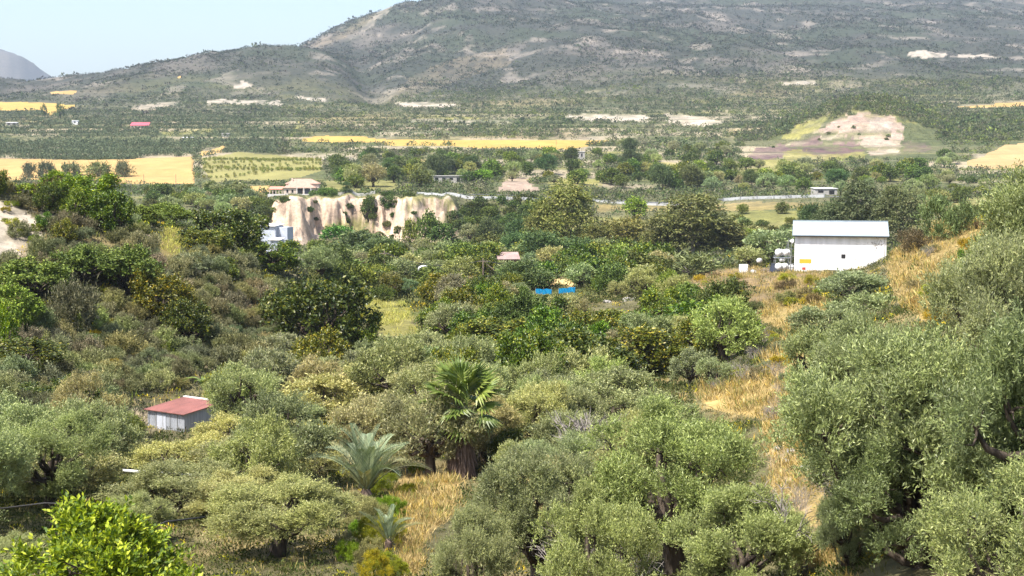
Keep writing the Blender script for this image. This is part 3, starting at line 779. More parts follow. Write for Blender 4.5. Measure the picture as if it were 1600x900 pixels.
# ------------------------------------------------------------------ buildings and built things
def at(px, py, Y):
    u, t = ray(px, py); return Vector((float(u) * Y, Y, CZ + float(t) * Y))
def site(px, Y):
    u = (px - 800) / F * 1.0
    # exact column for the row the ground shows at
    x = u * Y
    for _ in range(4):
        z = float(ground(x, Y)); p, q = project(x, Y, z); x += (px - p) / F * Y
    return x, Y, float(ground(x, Y))

# white warehouse --------------------------------------------------
x, y, z = site(1312, 212)
WH = thing('warehouse', 'long white windowless warehouse with a grey pitched metal roof on the right plateau', 'warehouse', (x, y, z - .05), math.radians(-12))
hw, hd, eh = 6.75, 4.4, 5.75
wb = MB().box(-hw, hw, 0, .25, -.8, eh).box(-hw, hw, 2*hd - .25, 2*hd, -.8, eh)
wb.box(-hw, -hw + .25, .25, 2*hd - .25, -.8, eh).box(hw - .25, hw, .25, 2*hd - .25, -.8, eh)
for sx in (-1, 1):
    xx = sx * (hw - .002); o_ = xx - sx * .24
    wb.add([(xx, .02, eh), (xx, 2*hd - .02, eh), (xx, hd, eh + 1.72), (o_, .02, eh), (o_, 2*hd - .02, eh), (o_, hd, eh + 1.72)], [(0,1,2),(5,4,3),(0,3,4,1),(1,4,5,2),(2,5,3,0)])
part('wall', wb, M['white'], WH)
rf = MB()
rf.slab([(-hw - .35, -.45, eh - .12), (hw + .35, -.45, eh - .12), (hw + .35, hd, eh + 1.86), (-hw - .35, hd, eh + 1.86)], .10)
rf.slab([(-hw - .35, hd, eh + 1.858), (hw + .35, hd, eh + 1.858), (hw + .35, 2*hd + .45, eh - .12), (-hw - .35, 2*hd + .45, eh - .12)], .10)
rf.box(-hw - .37, hw + .37, hd - .18, hd + .18, eh + 1.84, eh + 1.93)
roofo = part('roof', rf, M['tin_roof'], WH)
gt = MB().box(-hw - .3, hw + .3, -.60, -.455, eh - .36, eh - .2)
part('gutter', gt, M['dark'], roofo)
wn = MB().box(.18, .80, -.03, -.003, 2.15, 2.78)
part('window', wn, M['dark'], WH)
vt = MB().box(2.1, 2.45, -.035, -.003, 1.9, 2.15)
part('vent', vt, M['rail'], WH)
dp = MB().tube([(hw - .3, -.09, -.3), (hw - .3, -.09, eh - .3)], .05, 6)
part('downpipe', dp, M['rail'], WH)
vn = MB(); rv = random.Random(9)
for k in range(46):                                     # bare creeper stems on the upper right of the wall
    a, b = hw - 1.4 + rv.gauss(0, .55), 4.2 + rv.gauss(0, .75)
    if a < hw - .1 and b < eh - .5: vn.tube([(a, -.02, b), (a + rv.uniform(-.25, .25), -.03, b + rv.uniform(.05, .35))], .022, 4)
part('creeper', vn, M['deadwood'], WH)
br = MB()
for k in range(4): br.tube([(-hw - .02, .6, 1.2 + k * 1.1), (-hw - .9, .3, 1.35 + k * 1.1)], .035, 5)
br.tube([(-hw - .9, .3, -.3), (-hw - .9, .3, 5.0)], .04, 6).tube([(-hw - .5, -.1, -.3), (-hw - .5, -.1, 4.2)], .035, 6)
part('bracket', br, M['steel'], WH, label='steel pipe rack on the left end wall')
dish = MB()
for r_ in range(0):
    pass
dm = MB().tube([(-hw - .35, .1, 4.62), (-hw - .75, -.1, 4.72)], [.42, .06], 14)
part('satellite_dish', dm, M['tank'], WH)

# orange board in front of the wall
ox, oy, oz = site(1258, 211.6)
OB = thing('notice_board', 'orange blank board on two thin legs against the white warehouse wall', 'board', (ox, oy, oz), math.radians(-12))
part('panel', MB().box(-.88, .88, -.03, .03, 1.35, 2.0), M['orange'], OB)
for sx in (-.6, .6): part('leg', MB().tube([(sx, .05, -.2), (sx, .05, 1.5)], .035, 6), M['steel'], OB)
part('lower_plate', MB().box(-.45, .05, -.02, .04, .35, .75), M['red'], OB)

def tank(px, py, Y, r, L, label, vertical=False, yaw=0.0):
    p = at(px, py, Y)
    if vertical: prof = [(-L/2, r * .9), (-L/2 + .06, r), (L/2 - .15, r), (L/2 - .04, r * .7), (L/2, r * .2)]
    else: prof = [(-L/2, r * .25), (-L/2 + r * .18, r * .72), (-L/2 + r * .42, r), (L/2 - r * .42, r), (L/2 - r * .18, r * .72), (L/2, r * .25)]
    pts = [((0, 0, a) if vertical else (a, 0, 0)) for a, _ in prof]
    mb = MB().tube(pts, [q for _, q in prof], 20)
    o = thing('water_tank', label, 'tank', (p.x, p.y, p.z), yaw, 'white water tanks by the warehouse')
    part('shell', mb, M['tank'], o, True)
    part('band', MB().tube([((0, 0, -.04) if vertical else (-.05, 0, 0)), ((0, 0, .04) if vertical else (.05, 0, 0))], r * 1.015, 20), M['steel'], o)
    if not vertical: part('cap', MB().tube([(0, 0, r * .96), (0, 0, r * 1.12)], r * .22, 10), M['rail'], o)
    return o
# steel stand with the tanks, at the left end of the warehouse
sx_, sy_, sz_ = site(1222, 211)
ST = thing('tank_stand', 'open steel stand holding white water tanks left of the warehouse', 'stand', (sx_, sy_, sz_))
for (a, b) in ((-1.1, -.5), (1.1, -.5), (-1.1, .7), (1.1, .7)):
    part('leg', MB().tube([(a, b, -.3), (a, b, 2.55)], .05, 6), M['steel'], ST)
part('platform', MB().box(-1.25, 1.25, -.65, .85, 2.12, 2.20), M['steel'], ST)
part('shelf', MB().box(-1.25, 1.25, -.65, .85, .16, .24), M['steel'], ST)
part('mast', MB().tube([(.85, .8, 0), (.85, .8, 4.6)], .04, 6), M['steel'], ST)
tank(1217.5, 394.5, 210.8, .52, 1.25, 'white water tank on the stand top, its left one', yaw=.5)
tank(1228.5, 394.5, 210.9, .50, 1.2, 'white water tank on the stand top, nearer the wall', yaw=.45)
tank(1222, 405.5, 210.7, .30, .95, 'small white tank on its side between the upper and lower tanks', yaw=.1)
tank(1217, 416.5, 210.5, .52, 1.1, 'white water tank low on the stand beside the dark panel', yaw=.6)
tank(1226, 416, 210.7, .48, 1.0, 'white water tank low on the stand, right of its twin', yaw=.5)
tank(1236, 417.5, 211.0, .40, .9, 'upright white barrel tank between the stand and the warehouse wall', True)
tank(1186.5, 407, 214, .34, .9, 'pale tank on its side under the dark tree left of the stand', yaw=.9)
px_, py_, pz_ = site(1207.5, 209.8)
SP_ = thing('solar_panel', 'dark tilted solar panel leaning left of the white tanks', 'solar panel', (px_, py_, pz_), .25)
Mt = Matrix.Rotation(math.radians(48), 4, 'X')
part('panel', MB().box(-.62, .62, -.02, .03, .1, 1.75, Matrix.Rotation(math.radians(-38), 4, 'X') @ Matrix.Rotation(.5, 4, 'Y')), M['solar'], SP_)
for s_ in (-.5, .5): part('leg', MB().tube([(s_, 1.0, -.1), (s_ + .3, .75, 1.3)], .03, 5), M['steel'], SP_)
bx_, by_, bz_ = site(1161.5, 210)
WBX = thing('white_cabinet', 'white metal cabinet standing alone at the edge of the plateau', 'cabinet', (bx_, by_, bz_), .08)
part('body', MB().box(-.6, .6, -.35, .35, .04, 1.28), M['tank'], WBX)
part('door', MB().box(-.56, .56, -.385, -.353, .10, 1.22), M['white'], WBX)
part('handle', MB().box(.40, .46, -.42, -.388, .5, .85), M['steel'], WBX)
part('label_strip', MB().box(-.3, .3, -.392, -.387, .62, .70), M['rail'], WBX)
rngj = random.Random(3)
JK = [(1174, 209.8), (1180, 210), (1192, 210), (1198, 210.2)] + [(1265 + k * 4.6, 208.6 + (k % 3) * .35) for k in range(9)]
JL = ['flat pale board on the ground right of the white cabinet', 'grey slab lying right of the white cabinet', 'pale stone block left of the dark panel', 'low grey block beside the dark panel',
      'pale rubble block under the orange board', 'white plastic sheet scrap below the wall', 'dark plank on the rubble below the wall', 'broken white slab below the black window', 'grey slab leaning on the wall rubble', 'pale stone on the rubble heap',
      'dark board sticking out of the rubble heap', 'pale slab at the right of the rubble heap', 'last pale block of the rubble near the shrub']
for k, ((jx_, jy_), lb) in enumerate(zip(JK, JL)):
    a, b, c = site(jx_, jy_)
    mb = MB(); n = rngj.randint(1, 2)
    for q in range(n):
        R_ = Matrix.Translation((rngj.uniform(-.3, .3), rngj.uniform(-.2, .2), .12 + q * .2)) @ Matrix.Rotation(rngj.uniform(-.4, .4), 4, 'Y') @ Matrix.Rotation(rngj.uniform(0, 3), 4, 'Z')
        mb.box(-rngj.uniform(.3, .7), rngj.uniform(.3, .6), -.25, .25, -.1, rngj.uniform(.08, .3), R_)
    dark = 'dark' in lb
    tag(link('junk_block', mb.mesh('junk_block', M['wood'] if dark else (M['rail'] if 'white' in lb else M['rubble'])), loc=(a, b, c)), lb, 'rubble', 'junk around the warehouse')

# red-roofed shed ---------------------------------------------------
x, y, z = site(289, 82)
SH = thing('shed', 'small grey sheet metal shed with a rusty red sloping roof among the olives', 'shed', (x, y, z - .5), math.radians(-34))
a_, b_ = 1.55, 1.45        # half sizes: along e1, along depth
zf, zb_ = 1.62, 1.86
sw = MB()
sw.add([(-a_, -b_, -.3), (a_, -b_, -.3), (a_, b_, -.3), (-a_, b_, -.3), (-a_, -b_, zf), (a_, -b_, zf), (a_, b_, zb_), (-a_, b_, zb_)],
       [(0,1,5,4),(1,2,6,5),(2,3,7,6),(3,0,4,7),(4,5,6,7)])
part('wall', sw, M['shed_wall'], SH)
sr = MB().slab([(-a_ - .14, -b_ - .18, zf + .03), (a_ + .14, -b_ - .18, zf + .03), (a_ + .14, b_ + .12, zb_ + .075), (-a_ - .14, b_ + .12, zb_ + .075)], .035)
ro = part('roof', sr, M['red_roof'], SH)
part('flashing', MB().box(-a_ - .16, a_ + .16, b_ + .02, b_ + .2, zb_ + .055, zb_ + .13), M['flash'], ro)
tr_ = MB()
for k in range(5): tr_.box(-a_ + .08 + k * .6, -a_ + .13 + k * .6, -b_ - .03, -b_ - .003, -.2, zf - .05)
part('batten', tr_, M['steel'], SH)
part('door', MB().box(-.75, .0, -b_ - .022, -b_ - .004, -.1, 1.45), M['shack'], SH)

# tiled house on the cliff -------------------------------------------
x, y, z = site(466, 447)
HO = thing('house', 'cream house with two hipped terracotta roofs and a red pergola wing above the cliff', 'house', (x, y, z - .1), math.radians(4))
def hip(mb, x0, x1, y0, y1, z0, rise, ridge_in, ov=.35, th=.12):
    X0, X1, Y0, Y1 = x0 - ov, x1 + ov, y0 - ov, y1 + ov; ym = (Y0 + Y1) / 2
    r0, r1 = (X0 + ridge_in, ym, z0 + rise), (X1 - ridge_in, ym, z0 + rise)
    b = [(X0, Y0, z0), (X1, Y0, z0), (X1, Y1, z0), (X0, Y1, z0)]
    lo = [(p[0], p[1], z0 - th) for p in b]
    mb.add(b + [r0, r1] + lo, [(0,1,5,4),(1,2,5),(2,3,4,5),(3,0,4),(0,6,7,1),(1,7,8,2),(2,8,9,3),(3,9,6,0),(9,8,7,6)])
part('wall', MB().box(-4.6, 5.2, 0, 5, -1.0, 2.35).box(-4.3, 6.2, 5.01, 11, -1.0, 3.55), M['cream'], HO)
r1 = MB(); hip(r1, -4.6, 5.2, 0, 6.2, 2.36, 1.35, 2.4)
part('roof', r1, M['tile'], HO, label='lower front tiled roof')
r2 = MB(); hip(r2, -4.3, 6.2, 5.0, 11, 3.57, 1.5, 3.0)
ru = part('roof', r2, M['tile'], HO, label='upper rear tiled roof')
part('chimney', MB().box(-2.6, -2.1, 6.3, 6.8, 4.2, 5.3), M['cream'], ru)
pg = MB().slab([(-9.2, -.2, 1.9), (-4.98, -.2, 1.9), (-4.98, 4.6, 2.7), (-9.2, 4.6, 2.7)], .15)
part('pergola_roof', pg, M['tile_red'], HO)
for k in range(5): part('column', MB().box(-9.1 + k * .98, -8.85 + k * .98, -.05, .2, -1, 1.78), M['cream'], HO)
part('terrace_wall', MB().box(-9.4, 6.6, -2.2, -2.0, -1.4, .42), M['flash'], HO)
for (wx0, wx1, wz0, wz1) in ((-3.7, -3.1, .75, 1.75), (-2.1, -1.5, .75, 1.75), (4.3, 4.8, .9, 1.7)):
    wo = part('window', MB().box(wx0, wx1, -.03, -.003, wz0, wz1), M['dark'], HO)
    part('frame', MB().box(wx0 - .1, wx1 + .1, -.06, -.033, wz0 - .12, wz0 - .01).box(wx0 - .1, wx1 + .1, -.06, -.033, wz1 + .01, wz1 + .1), M['flash'], wo)
part('doorway', MB().box(-.2, 1.4, -.03, -.003, .05, 2.0), M['dark'], HO)
part('glass_door', MB().box(2.0, 3.9, -.03, -.003, .05, 1.95), M['solar'], HO)
for k in range(3): part('porch_column', MB().box(-.5 + k * 2.2, -.25 + k * 2.2, -1.0, -.75, -.6, 2.3), M['flash'], HO)

def wall_line(name, p0, p1, Y0, Y1, h, th, mat, label, cat, n=24, dip=0, post=None):
    o = thing(name, label, cat, (0, 0, 0)); pts = []
    for k in range(n + 1):
        t = k / n; px = p0 + (p1 - p0) * t; Yk = Y0 + (Y1 - Y0) * t
        a, b, c = site(px, Yk); pts.append((a, b, c))
    ox_, oy_, oz_ = pts[0]; o.location = pts[0]
    mb = MB(); V_ = []
    for (a, b, c) in pts:
        a -= ox_; b -= oy_; c -= oz_
        V_ += [(a, b, c - .5), (a, b, c + h), (a, b + th, c + h), (a, b + th, c - .5)]
    Fc = []
    for k in range(n):
        e = k * 4
        for q in range(4): Fc.append((e + q, e + 4 + q, e + 4 + (q + 1) % 4, e + (q + 1) % 4))
    Fc += [(0, 1, 2, 3), (n*4 + 3, n*4 + 2, n*4 + 1, n*4)]
    mb.add(V_, Fc); part('wall' if not post else 'beam', mb, mat, o)
    if post:
        for k in range(0, n + 1, post):
            a, b, c = pts[k]; part('post', MB().box(a - ox_ - .12, a - ox_ + .12, b - oy_ - .14, b - oy_ - .02, c - oz_ - .5, c - oz_ + h + .25), M['steel'], o)
    return o
wall_line('garden_wall', 528, 586, 446, 450, 1.0, .3, M['flash'], 'low pale garden wall right of the tiled house', 'wall')
wall_line('road_barrier', 652, 742, 461, 460, 1.05, .3, M['rail'], 'white road barrier running above the pale cliff', 'barrier', post=6)
wall_line('road_barrier', 744, 842, 460, 462, .95, .3, M['rail'], 'white road barrier continuing behind the eucalyptus top', 'barrier', post=6)
wall_line('road_barrier', 1130, 1288, 475, 480, 1.0, .3, M['rail'], 'pale road barrier behind the trees left of the white warehouse', 'barrier', n=36, post=6)
wall_line('road_barrier', 925, 1060, 470, 472, .7, .3, M['rail'], 'thin road barrier glimpsed between the eucalyptus crowns', 'barrier', post=6)

# road sheet behind the barriers
Vr, Fr = [], []
for k in range(81):
    px = 560 + 820 * k / 80
    for dY in (3, 9):
        a, b, c = site(px, 463 + 16 * k / 80 + dY); Vr.append((a, b, c + .12))
for k in range(80): Fr.append((2*k, 2*k + 2, 2*k + 3, 2*k + 1))
tag(part('road', MB().add(Vr, Fr), M['road'], None), 'asphalt road along the terrace above the cliff', 'road', kind='structure')

# blue grey shack below the cliff --------------------------------------
x, y, z = site(428, 342)
SK = thing('shack', 'blue grey sheet metal shack stepped in three boxes below the pale cliff', 'shack', (x, y, z), math.radians(-20))
part('wall', MB().box(-3.6, .5, 0, 4, -1, 6.6), M['shack'], SK, label='taller left block')
part('wall', MB().box(.53, 3.1, 1.2, 4.2, -1, 6.3), M['shack'], SK, label='rear right block')
part('wall', MB().box(.2, 2.9, -2.0, -.02, -1, 3.4), M['shack'], SK, label='low front block')
part('roof', MB().slab([(-4.0, -.5, 6.75), (.75, -.5, 6.65), (.75, 4.4, 7.0), (-4.0, 4.4, 7.1)], .14), M['flash'], SK)
part('roof', MB().slab([(-.1, -2.4, 3.42), (3.2, -2.4, 3.42), (3.2, -.04, 3.9), (-.1, -.04, 3.9)], .12), M['flash'], SK, label='low lean-to roof')
part('door', MB().box(2.0, 2.6, -2.04, -2.004, 0, 2.2), M['solar'], SK)
part('pipe', MB().tube([(-2.6, .3, 7.0), (-2.6, .3, 8.2)], .09, 8), M['pipe'], SK)

# small far buildings ------------------------------------------------
def hut(px, Y, w, d, h, wall, roof, label, kind='hut', name='hut', rise=.5, yaw=0.1, holes=2, cat='hut', zoff=0):
    x, y, z = site(px, Y); o = thing(name, label, cat, (x, y, z + zoff), yaw)
    part('wall', MB().box(-w/2, w/2, 0, d, -1.2, h), wall, o)
    part('roof', MB().slab([(-w/2 - .25, -.3, h + .12), (w/2 + .25, -.3, h + .12), (w/2 + .25, d + .3, h + .12 + rise), (-w/2 - .25, d + .3, h + .12 + rise)], .1), roof, o)
    for k in range(holes):
        c_ = -w/2 + w * (k + .5) / max(holes, 1)
        part('opening', MB().box(c_ - w * .12 / max(holes / 2, 1), c_ + w * .12 / max(holes / 2, 1), -.04, -.004, h * .15 if k % 2 else h * .4, h * .78), M['dark'], o)
    return o
hut(218, 1120, 14, 8, 2.6, M['cream'], M['crimson'], 'far low building with a bright crimson roof on the tan slope', rise=2.6, holes=5, cat='building', name='far_house')
hut(294, 960, 8, 5, 2.8, M['white'], M['white'], 'little white hut among the far olive groves', rise=.4, holes=1)
hut(117, 1180, 5, 4, 3.2, M['white'], M['white'], 'tiny white hut left of the crimson roofed building', rise=.3, holes=1)
hut(18, 1170, 9, 5, 3.0, M['concrete'], M['white'], 'pale hut under dark trees at the far left edge', rise=.4, holes=2)
hut(352, 1000, 5, 4, 2.4, M['concrete'], M['concrete'], 'grey concrete hut above the orchard', rise=.3, holes=1)
hut(705, 545, 14, 6, 2.6, M['concrete'], M['concrete'], 'roofless grey concrete ruin in trees above the road', rise=.05, holes=5, cat='ruin', name='ruin')
hut(746, 552, 4, 4, 2.6, M['concrete'], M['concrete'], 'small grey block beside the concrete ruin', rise=.1, holes=1, cat='ruin', name='ruin')
hut(1291, 500, 8, 5, 2.3, M['concrete'], M['rail'], 'low pale shed in trees above the road near the warehouse', rise=.3, holes=2)
hut(909, 720, 3.2, 3, 4.2, M['concrete'], M['concrete'], 'small stone tower hut under the yellow strip', rise=.2, holes=1)
hut(795, 252, 3.6, 3.4, 2.5, simple_mat('red_brown_wall', (.24, .13, .10), .85), M['pink_roof'], 'shack with a faded pink roof in the mid valley trees', rise=1.0, holes=1, cat='shack', name='shack', zoff=-.8)
x, y, z = site(663, 232)
TP_ = thing('canopy', 'white arched canopy poking out of the mid valley trees', 'canopy', (x, y, z + .4), .2); TP_.scale = (.7, .7, .7)
cv, cf = [], []
for k in range(9):
    t = math.pi * k / 8; cv += [(-1.3 * math.cos(t), -1.2, 2.0 + .75 * math.sin(t)), (-1.3 * math.cos(t), 1.6, 2.0 + .75 * math.sin(t))]
for k in range(8): cf.append((2*k, 2*k + 2, 2*k + 3, 2*k + 1))
part('cover', MB().add(cv, cf).box(-1.32, -1.25, -1.2, 1.6, .9, 2.0), M['tank'], TP_)
for (a, b) in ((-1.25, -1.1), (1.25, -1.1), (-1.25, 1.5), (1.25, 1.5)): part('leg', MB().tube([(a, b, -2.2), (a, b, 2.0)], .05, 6), M['steel'], TP_)
# blue sheets
def sheet(px0, px1, Y, h, label):
    a = Vector(site(px0, Y)); b = Vector(site(px1, Y)); o = thing('blue_sheet', label, 'tarpaulin', a, group='blue sheets by the sandy court')
    n = 14; v = []; f = []; L = (b - a).length
    for i in range(n + 1):
        for j in range(5):
            t, s_ = i / n, j / 4
            v.append(((b.x - a.x) * t, (b.y - a.y) * t - s_ * .15 + .10 * math.sin(t * 19 + s_ * 2), (b.z - a.z) * t + .12 + s_ * h + .05 * math.sin(t * 11)))
    for i in range(n):
        for j in range(4): f.append((i*5 + j, i*5 + 5 + j, i*5 + 6 + j, i*5 + 1 + j))
    part('cloth', MB().add(v, f), M['blue'], o)
    for t in (0, .5, 1): part('stake', MB().tube([((b.x - a.x) * t, (b.y - a.y) * t + .2, -.3), ((b.x - a.x) * t, (b.y - a.y) * t + .1, h + .3)], .04, 5), M['wood'], o)
sheet(837, 862, 197, .74, 'bright blue sheet fence at the sandy court, the left piece')
sheet(873, 899, 197, .74, 'bright blue sheet fence at the sandy court, the right piece')

# poles and wires
def pole(px, Y, top, label, arm=True, strut=False):
    x, y, z = site(px, Y); h = CZ + float(ray(px, top)[1]) * Y - z
    o = thing('utility_pole', label, 'pole', (x, y, z)); o['group'] = 'wooden poles'
    part('post', MB().tube([(0, 0, -.5), (0, 0, h)], [.14, .09], 8), M['wood'], o)
    if arm: part('crossarm', MB().box(-.8, .8, -.05, .05, h - .5, h - .38), M['wood'], o)
    if strut: part('brace', MB().tube([(0, .1, h - .4), (3.4, .5, .2)], .07, 6), M['wood'], o)
    return Vector((x, y, z + h - .4))
p1_ = pole(601, 240, 392, 'wooden utility pole in the trees below the pale cliff')
p2_ = pole(755, 228, 404, 'wooden utility pole with a slanting brace near the pink roofed shack', strut=True)
p3_ = pole(985, 232, 405, 'wooden utility pole right of the round carob in the mid valley')
for (a, b, lb) in ((p1_, p2_, 'overhead wires slung between the two left valley poles'), (p2_, p3_, 'overhead wires slung over the blue sheets to the right pole')):
    o = thing('power_line', lb, 'wires', a)
    for dx in (-.6, 0, .6):
        pts = [(a.lerp(b, k / 14) - a) + Vector((0, dx, -1.4 * math.sin(math.pi * k / 14) + .08)) for k in range(15)]
        part('wire', MB().tube(pts, .022, 4), M['cable'], o)
for (px, Y, top, lb) in ((225, 585, 272, 'thin pole at the near edge of the big field, the left one'), (275, 588, 272, 'thin pole at the near edge of the big field, the right one'),
                         (869, 870, 214, 'thin pole standing in the yellow grain strip')):
    pole(px, Y, top, lb, arm=False)

# white car by the house track
x, y, z = site(367, 452)
CA = thing('parked_car', 'small white car parked left of the tiled house', 'car', (x, y, z), .1)
prof = [(-2.0, .35), (-2.05, .8), (-1.2, .95), (-.7, 1.42), (.75, 1.45), (1.5, .98), (2.0, .9), (2.05, .4)]
cb = MB(); n = len(prof)
cb.add([(a, -.85, b) for a, b in prof] + [(a, .85, b) for a, b in prof], [tuple(range(n)), tuple(range(2*n - 1, n - 1, -1))] + [(i, i + n, (i + 1) % n + n, (i + 1) % n) for i in range(n)])
part('body', cb, M['car'], CA)
for (a, b) in ((-1.25, -.86), (1.25, -.86), (-1.25, .86), (1.25, .86)):
    part('wheel', MB().tube([(a, b - .1, .32), (a, b + .1, .32)], .32, 14), M['cable'], CA)
part('side_window', MB().add([(-.65, -.86, .98), (1.2, -.86, .98), (.65, -.86, 1.36), (-.5, -.86, 1.36)], [(0, 1, 2, 3)]), M['solar'], CA)

# pale pipes and a hose in the olive grove
def pipe(pts, r, mat, label, name, cat):
    P_ = [Vector(p) for p in pts]; o = P_[0]
    return tag(link(name, MB().tube([p - o for p in P_], r, 6).mesh(name, mat, True), loc=o), label, cat)
def gpt(px, Y, dz): x, y, z = site(px, Y); return (x, y, z + dz)
pipe([at(16, 716, 60), at(72, 721.5, 59)], .07, M['pipe'], 'pale water pipe on supports at the left edge of the grove', 'water_pipe', 'pipe')
pipe([at(192, 735, 55.5), at(300, 742, 54.5)], .06, M['pipe'], 'pale water pipe crossing the grove below the shed', 'water_pipe', 'pipe')
pipe([at(-20, 797, 38), at(70, 786, 37.5), at(170, 790, 37), at(205, 808, 36.6)], .022, M['cable'], 'black hose slung between the olives at the left', 'hose', 'hose')
pipe([at(205, 838, 34), at(260, 815, 34.5), at(320, 808, 35)], .022, M['cable'], 'black hose above the bright young tree', 'hose', 'hose')
# stone wall remnants and boulders along the right path
for k, (px, Y, s_) in enumerate(((1228, 44, .18), (1236, 45.5, .22), (1262, 40, .25), (1268, 41, .2), (1219, 49, .22), (1225, 52, .2), (980, 176, .9), (992, 178, .7), (948, 172, .6), (1405, 262, 1.2), (1450, 262, 1.4))):
    x, y, z = site(px, Y); rr_ = random.Random(k)
    b_ = MB(); n = 0
    import bmesh
    bm = bmesh.new(); bmesh.ops.create_icosphere(bm, subdivisions=2, radius=1)
    for v_ in bm.verts: v_.co *= .75 + .5 * rr_.random(); v_.co.z *= .6
    me = bpy.data.meshes.new('boulder'); bm.to_mesh(me); bm.free(); me.materials.append(M['rubble'])
    o = link('boulder', me, loc=(x, y, z + s_ * .12), rz=rr_.uniform(0, 6)); o.scale = (s_, s_ * .8, s_ * .8)
    tag(o, ['grey angular rock beside the dry path', 'larger pale rock beside the dry path', 'broad rock under the right hand olive', 'small rock under the right hand olive', 'rough rock where the path bends', 'low rock at the path bend further up',
            'grey boulder by the straw tuft in mid valley', 'second boulder by the straw tuft in mid valley', 'small pale boulder left of the straw tuft', 'rock outcrop on the bank behind the warehouse', 'larger rock outcrop on the bank behind the warehouse'][k], 'rock')
print('built things ok')
# ------------------------------------------------------------------ hand placed trees: kind, column, crown top, width, distance, label
T = lambda *a, **k: tree(*a, **k)
GREY = (.85, .92, 1.0); PALE_ = (1.25, 1.18, 1.08); DK = (.70, .70, .62); WARM = (1.25, 1.1, .8); LT = (1.2, 1.25, 1.0)
# foreground
T('olive', 1455, 505, 440, 23, 'huge silvery green olive tree filling the lower right', tint=(.8, .92, .8), sink=.2)
T('olive', 1650, 258, 340, 44.5, 'tall olive tree rising at the right edge above the others', tint=(.95, 1.05, .75))
T('olive', 1600, 375, 270, 36, 'olive tree with pale sprays under the tall edge olive', tint=(.95, 1.0, .9))
T('olive', 1680, 470, 460, 20.5, 'dark olive tree cut by the right frame edge', tint=(.72, .85, .66), sink=.3)
T('olive', 1625, 690, 380, 17.5, 'bright leaved olive tree in the lower right corner', tint=(.9, 1.0, .75), sink=.4)
T('olive', 1375, 500, 230, 38, 'olive tree on the bank directly left of the huge one', tint=(.9, 1.0, .85))
T('olive', 1290, 512, 150, 47, 'dark olive leaning over the dry path, right of it', tint=(.78, .88, .78))
T('olive', 1400, 660, 300, 26, 'olive skirt spreading low over the dry path', tint=(.75, .88, .68), sink=.2)
T('carob', 1262, 610, 60, 48, 'small dark bush under the leaning olive by the path', tint=(.8, 1.0, .8))
T('leafy', 1285, 628, 70, 43, 'yellow tinged leafy bush at the path edge under the olives', tint=(1.7, 1.35, .6))
T('olive', 842, 706, 240, 31, 'broad silvery olive tree at the bottom just left of centre right', tint=(1.0, 1.04, .92))
T('olive', 1055, 640, 330, 32, 'big green olive tree with dark bare limbs at the bottom centre', tint=(.85, 1.0, .68))
T('olive', 1160, 770, 260, 27, 'rounded olive crown at the bottom beside the dry path', tint=(.88, 1.0, .8))
T('olive', 940, 770, 240, 25, 'olive with bare dead twigs at the very bottom centre', tint=(.85, .95, .75))
T('olive', 735, 800, 150, 28, 'low pale olive at the bottom left of the broad silvery one', tint=(1.05, 1.08, .95))
T('olive', 430, 748, 250, 37, 'round silvery olive with a dark trunk at the bottom left', tint=(1.0, 1.02, .9))
T('bright', 160, 803, 390, 26, 'bright yellow green young tree in the lower left corner', tint=(1, 1, 1))
T('olive', 100, 690, 215, 48, 'pale olive tree by the water pipe at left', tint=PALE_)
T('olive', -15, 690, 140, 46, 'olive tree cut by the left frame edge', tint=(1.05, 1.05, .9))
T('olive', 20, 835, 150, 33, 'low olive behind the bright young tree at the left edge', tint=(1, 1.05, .9))
T('olive', 285, 728, 250, 44, 'wide pale olive between the pipe and the round olive', tint=(1.1, 1.1, 1.0))
T('olive', 375, 735, 190, 43, 'pale olive overlapping the round dark trunked one', tint=PALE_)
T('olive', 540, 775, 120, 42, 'thin open olive left of the orange clearing', tint=(1.15, 1.05, .85))
T('olive', 210, 770, 130, 39, 'small olive sapling above the bright young tree', tint=LT)
T('olive', 1440, 650, 330, 22.5, 'low spreading olive beneath the huge one at the lower right', tint=(.78, .92, .7), sink=.3)
T('olive', 1330, 760, 130, 25, 'small dark olive at the right foot of the dry path', tint=(.7, .8, .65), sink=.2)
# second row
T('olive', 372, 650, 150, 66, 'pale yellowish olive hiding the right side of the red roofed shed', tint=(1.4, 1.3, 1.05))
T('olive', 262, 690, 150, 61, 'pale olive directly below the red roofed shed', tint=(1.35, 1.28, 1.0))
T('olive', 440, 662, 170, 61, 'pale yellowish olive left of the blue feather palm', tint=(1.4, 1.3, 1.05))
T('olive', 370, 690, 150, 57, 'pale olive in the row below the shed, its middle one', tint=PALE_)
T('olive', 480, 695, 130, 57, 'pale olive crown left of the feather palm fronds', tint=PALE_)
T('sage', 200, 690, 120, 63, 'grey rounded bush left below the shed', tint=(1.15, 1.15, 1.0))
T('leafy', 180, 645, 80, 72, 'yellow green bush left of the shed wall', tint=(1.3, 1.3, .9))
T('leafy', 205, 655, 48, 74, 'pale leafy bush touching the shed wall', tint=(1.5, 1.4, 1.0))
T('olive', 375, 592, 80, 88, 'grey olive right behind the shed roof', tint=(1.0, 1.05, 1.1))
T('carob', 400, 610, 80, 86, 'dark tree in the gap right of the shed', tint=DK)
T('olive', 460, 625, 100, 77, 'blue grey olive above the pale row', tint=(1.0, 1.12, 1.05))
T('olive', 505, 588, 150, 84, 'pale straw coloured olive in the middle of the grove', tint=(1.5, 1.36, 1.1))
T('olive', 565, 570, 120, 90, 'pale green olive behind the straw coloured one', tint=(1.3, 1.25, 1.0))
T('olive', 590, 622, 120, 78, 'straw toned olive above the feather palm', tint=(1.4, 1.22, .95))
T('olive', 640, 640, 110, 72, 'pale olive left of the fan palm', tint=PALE_)
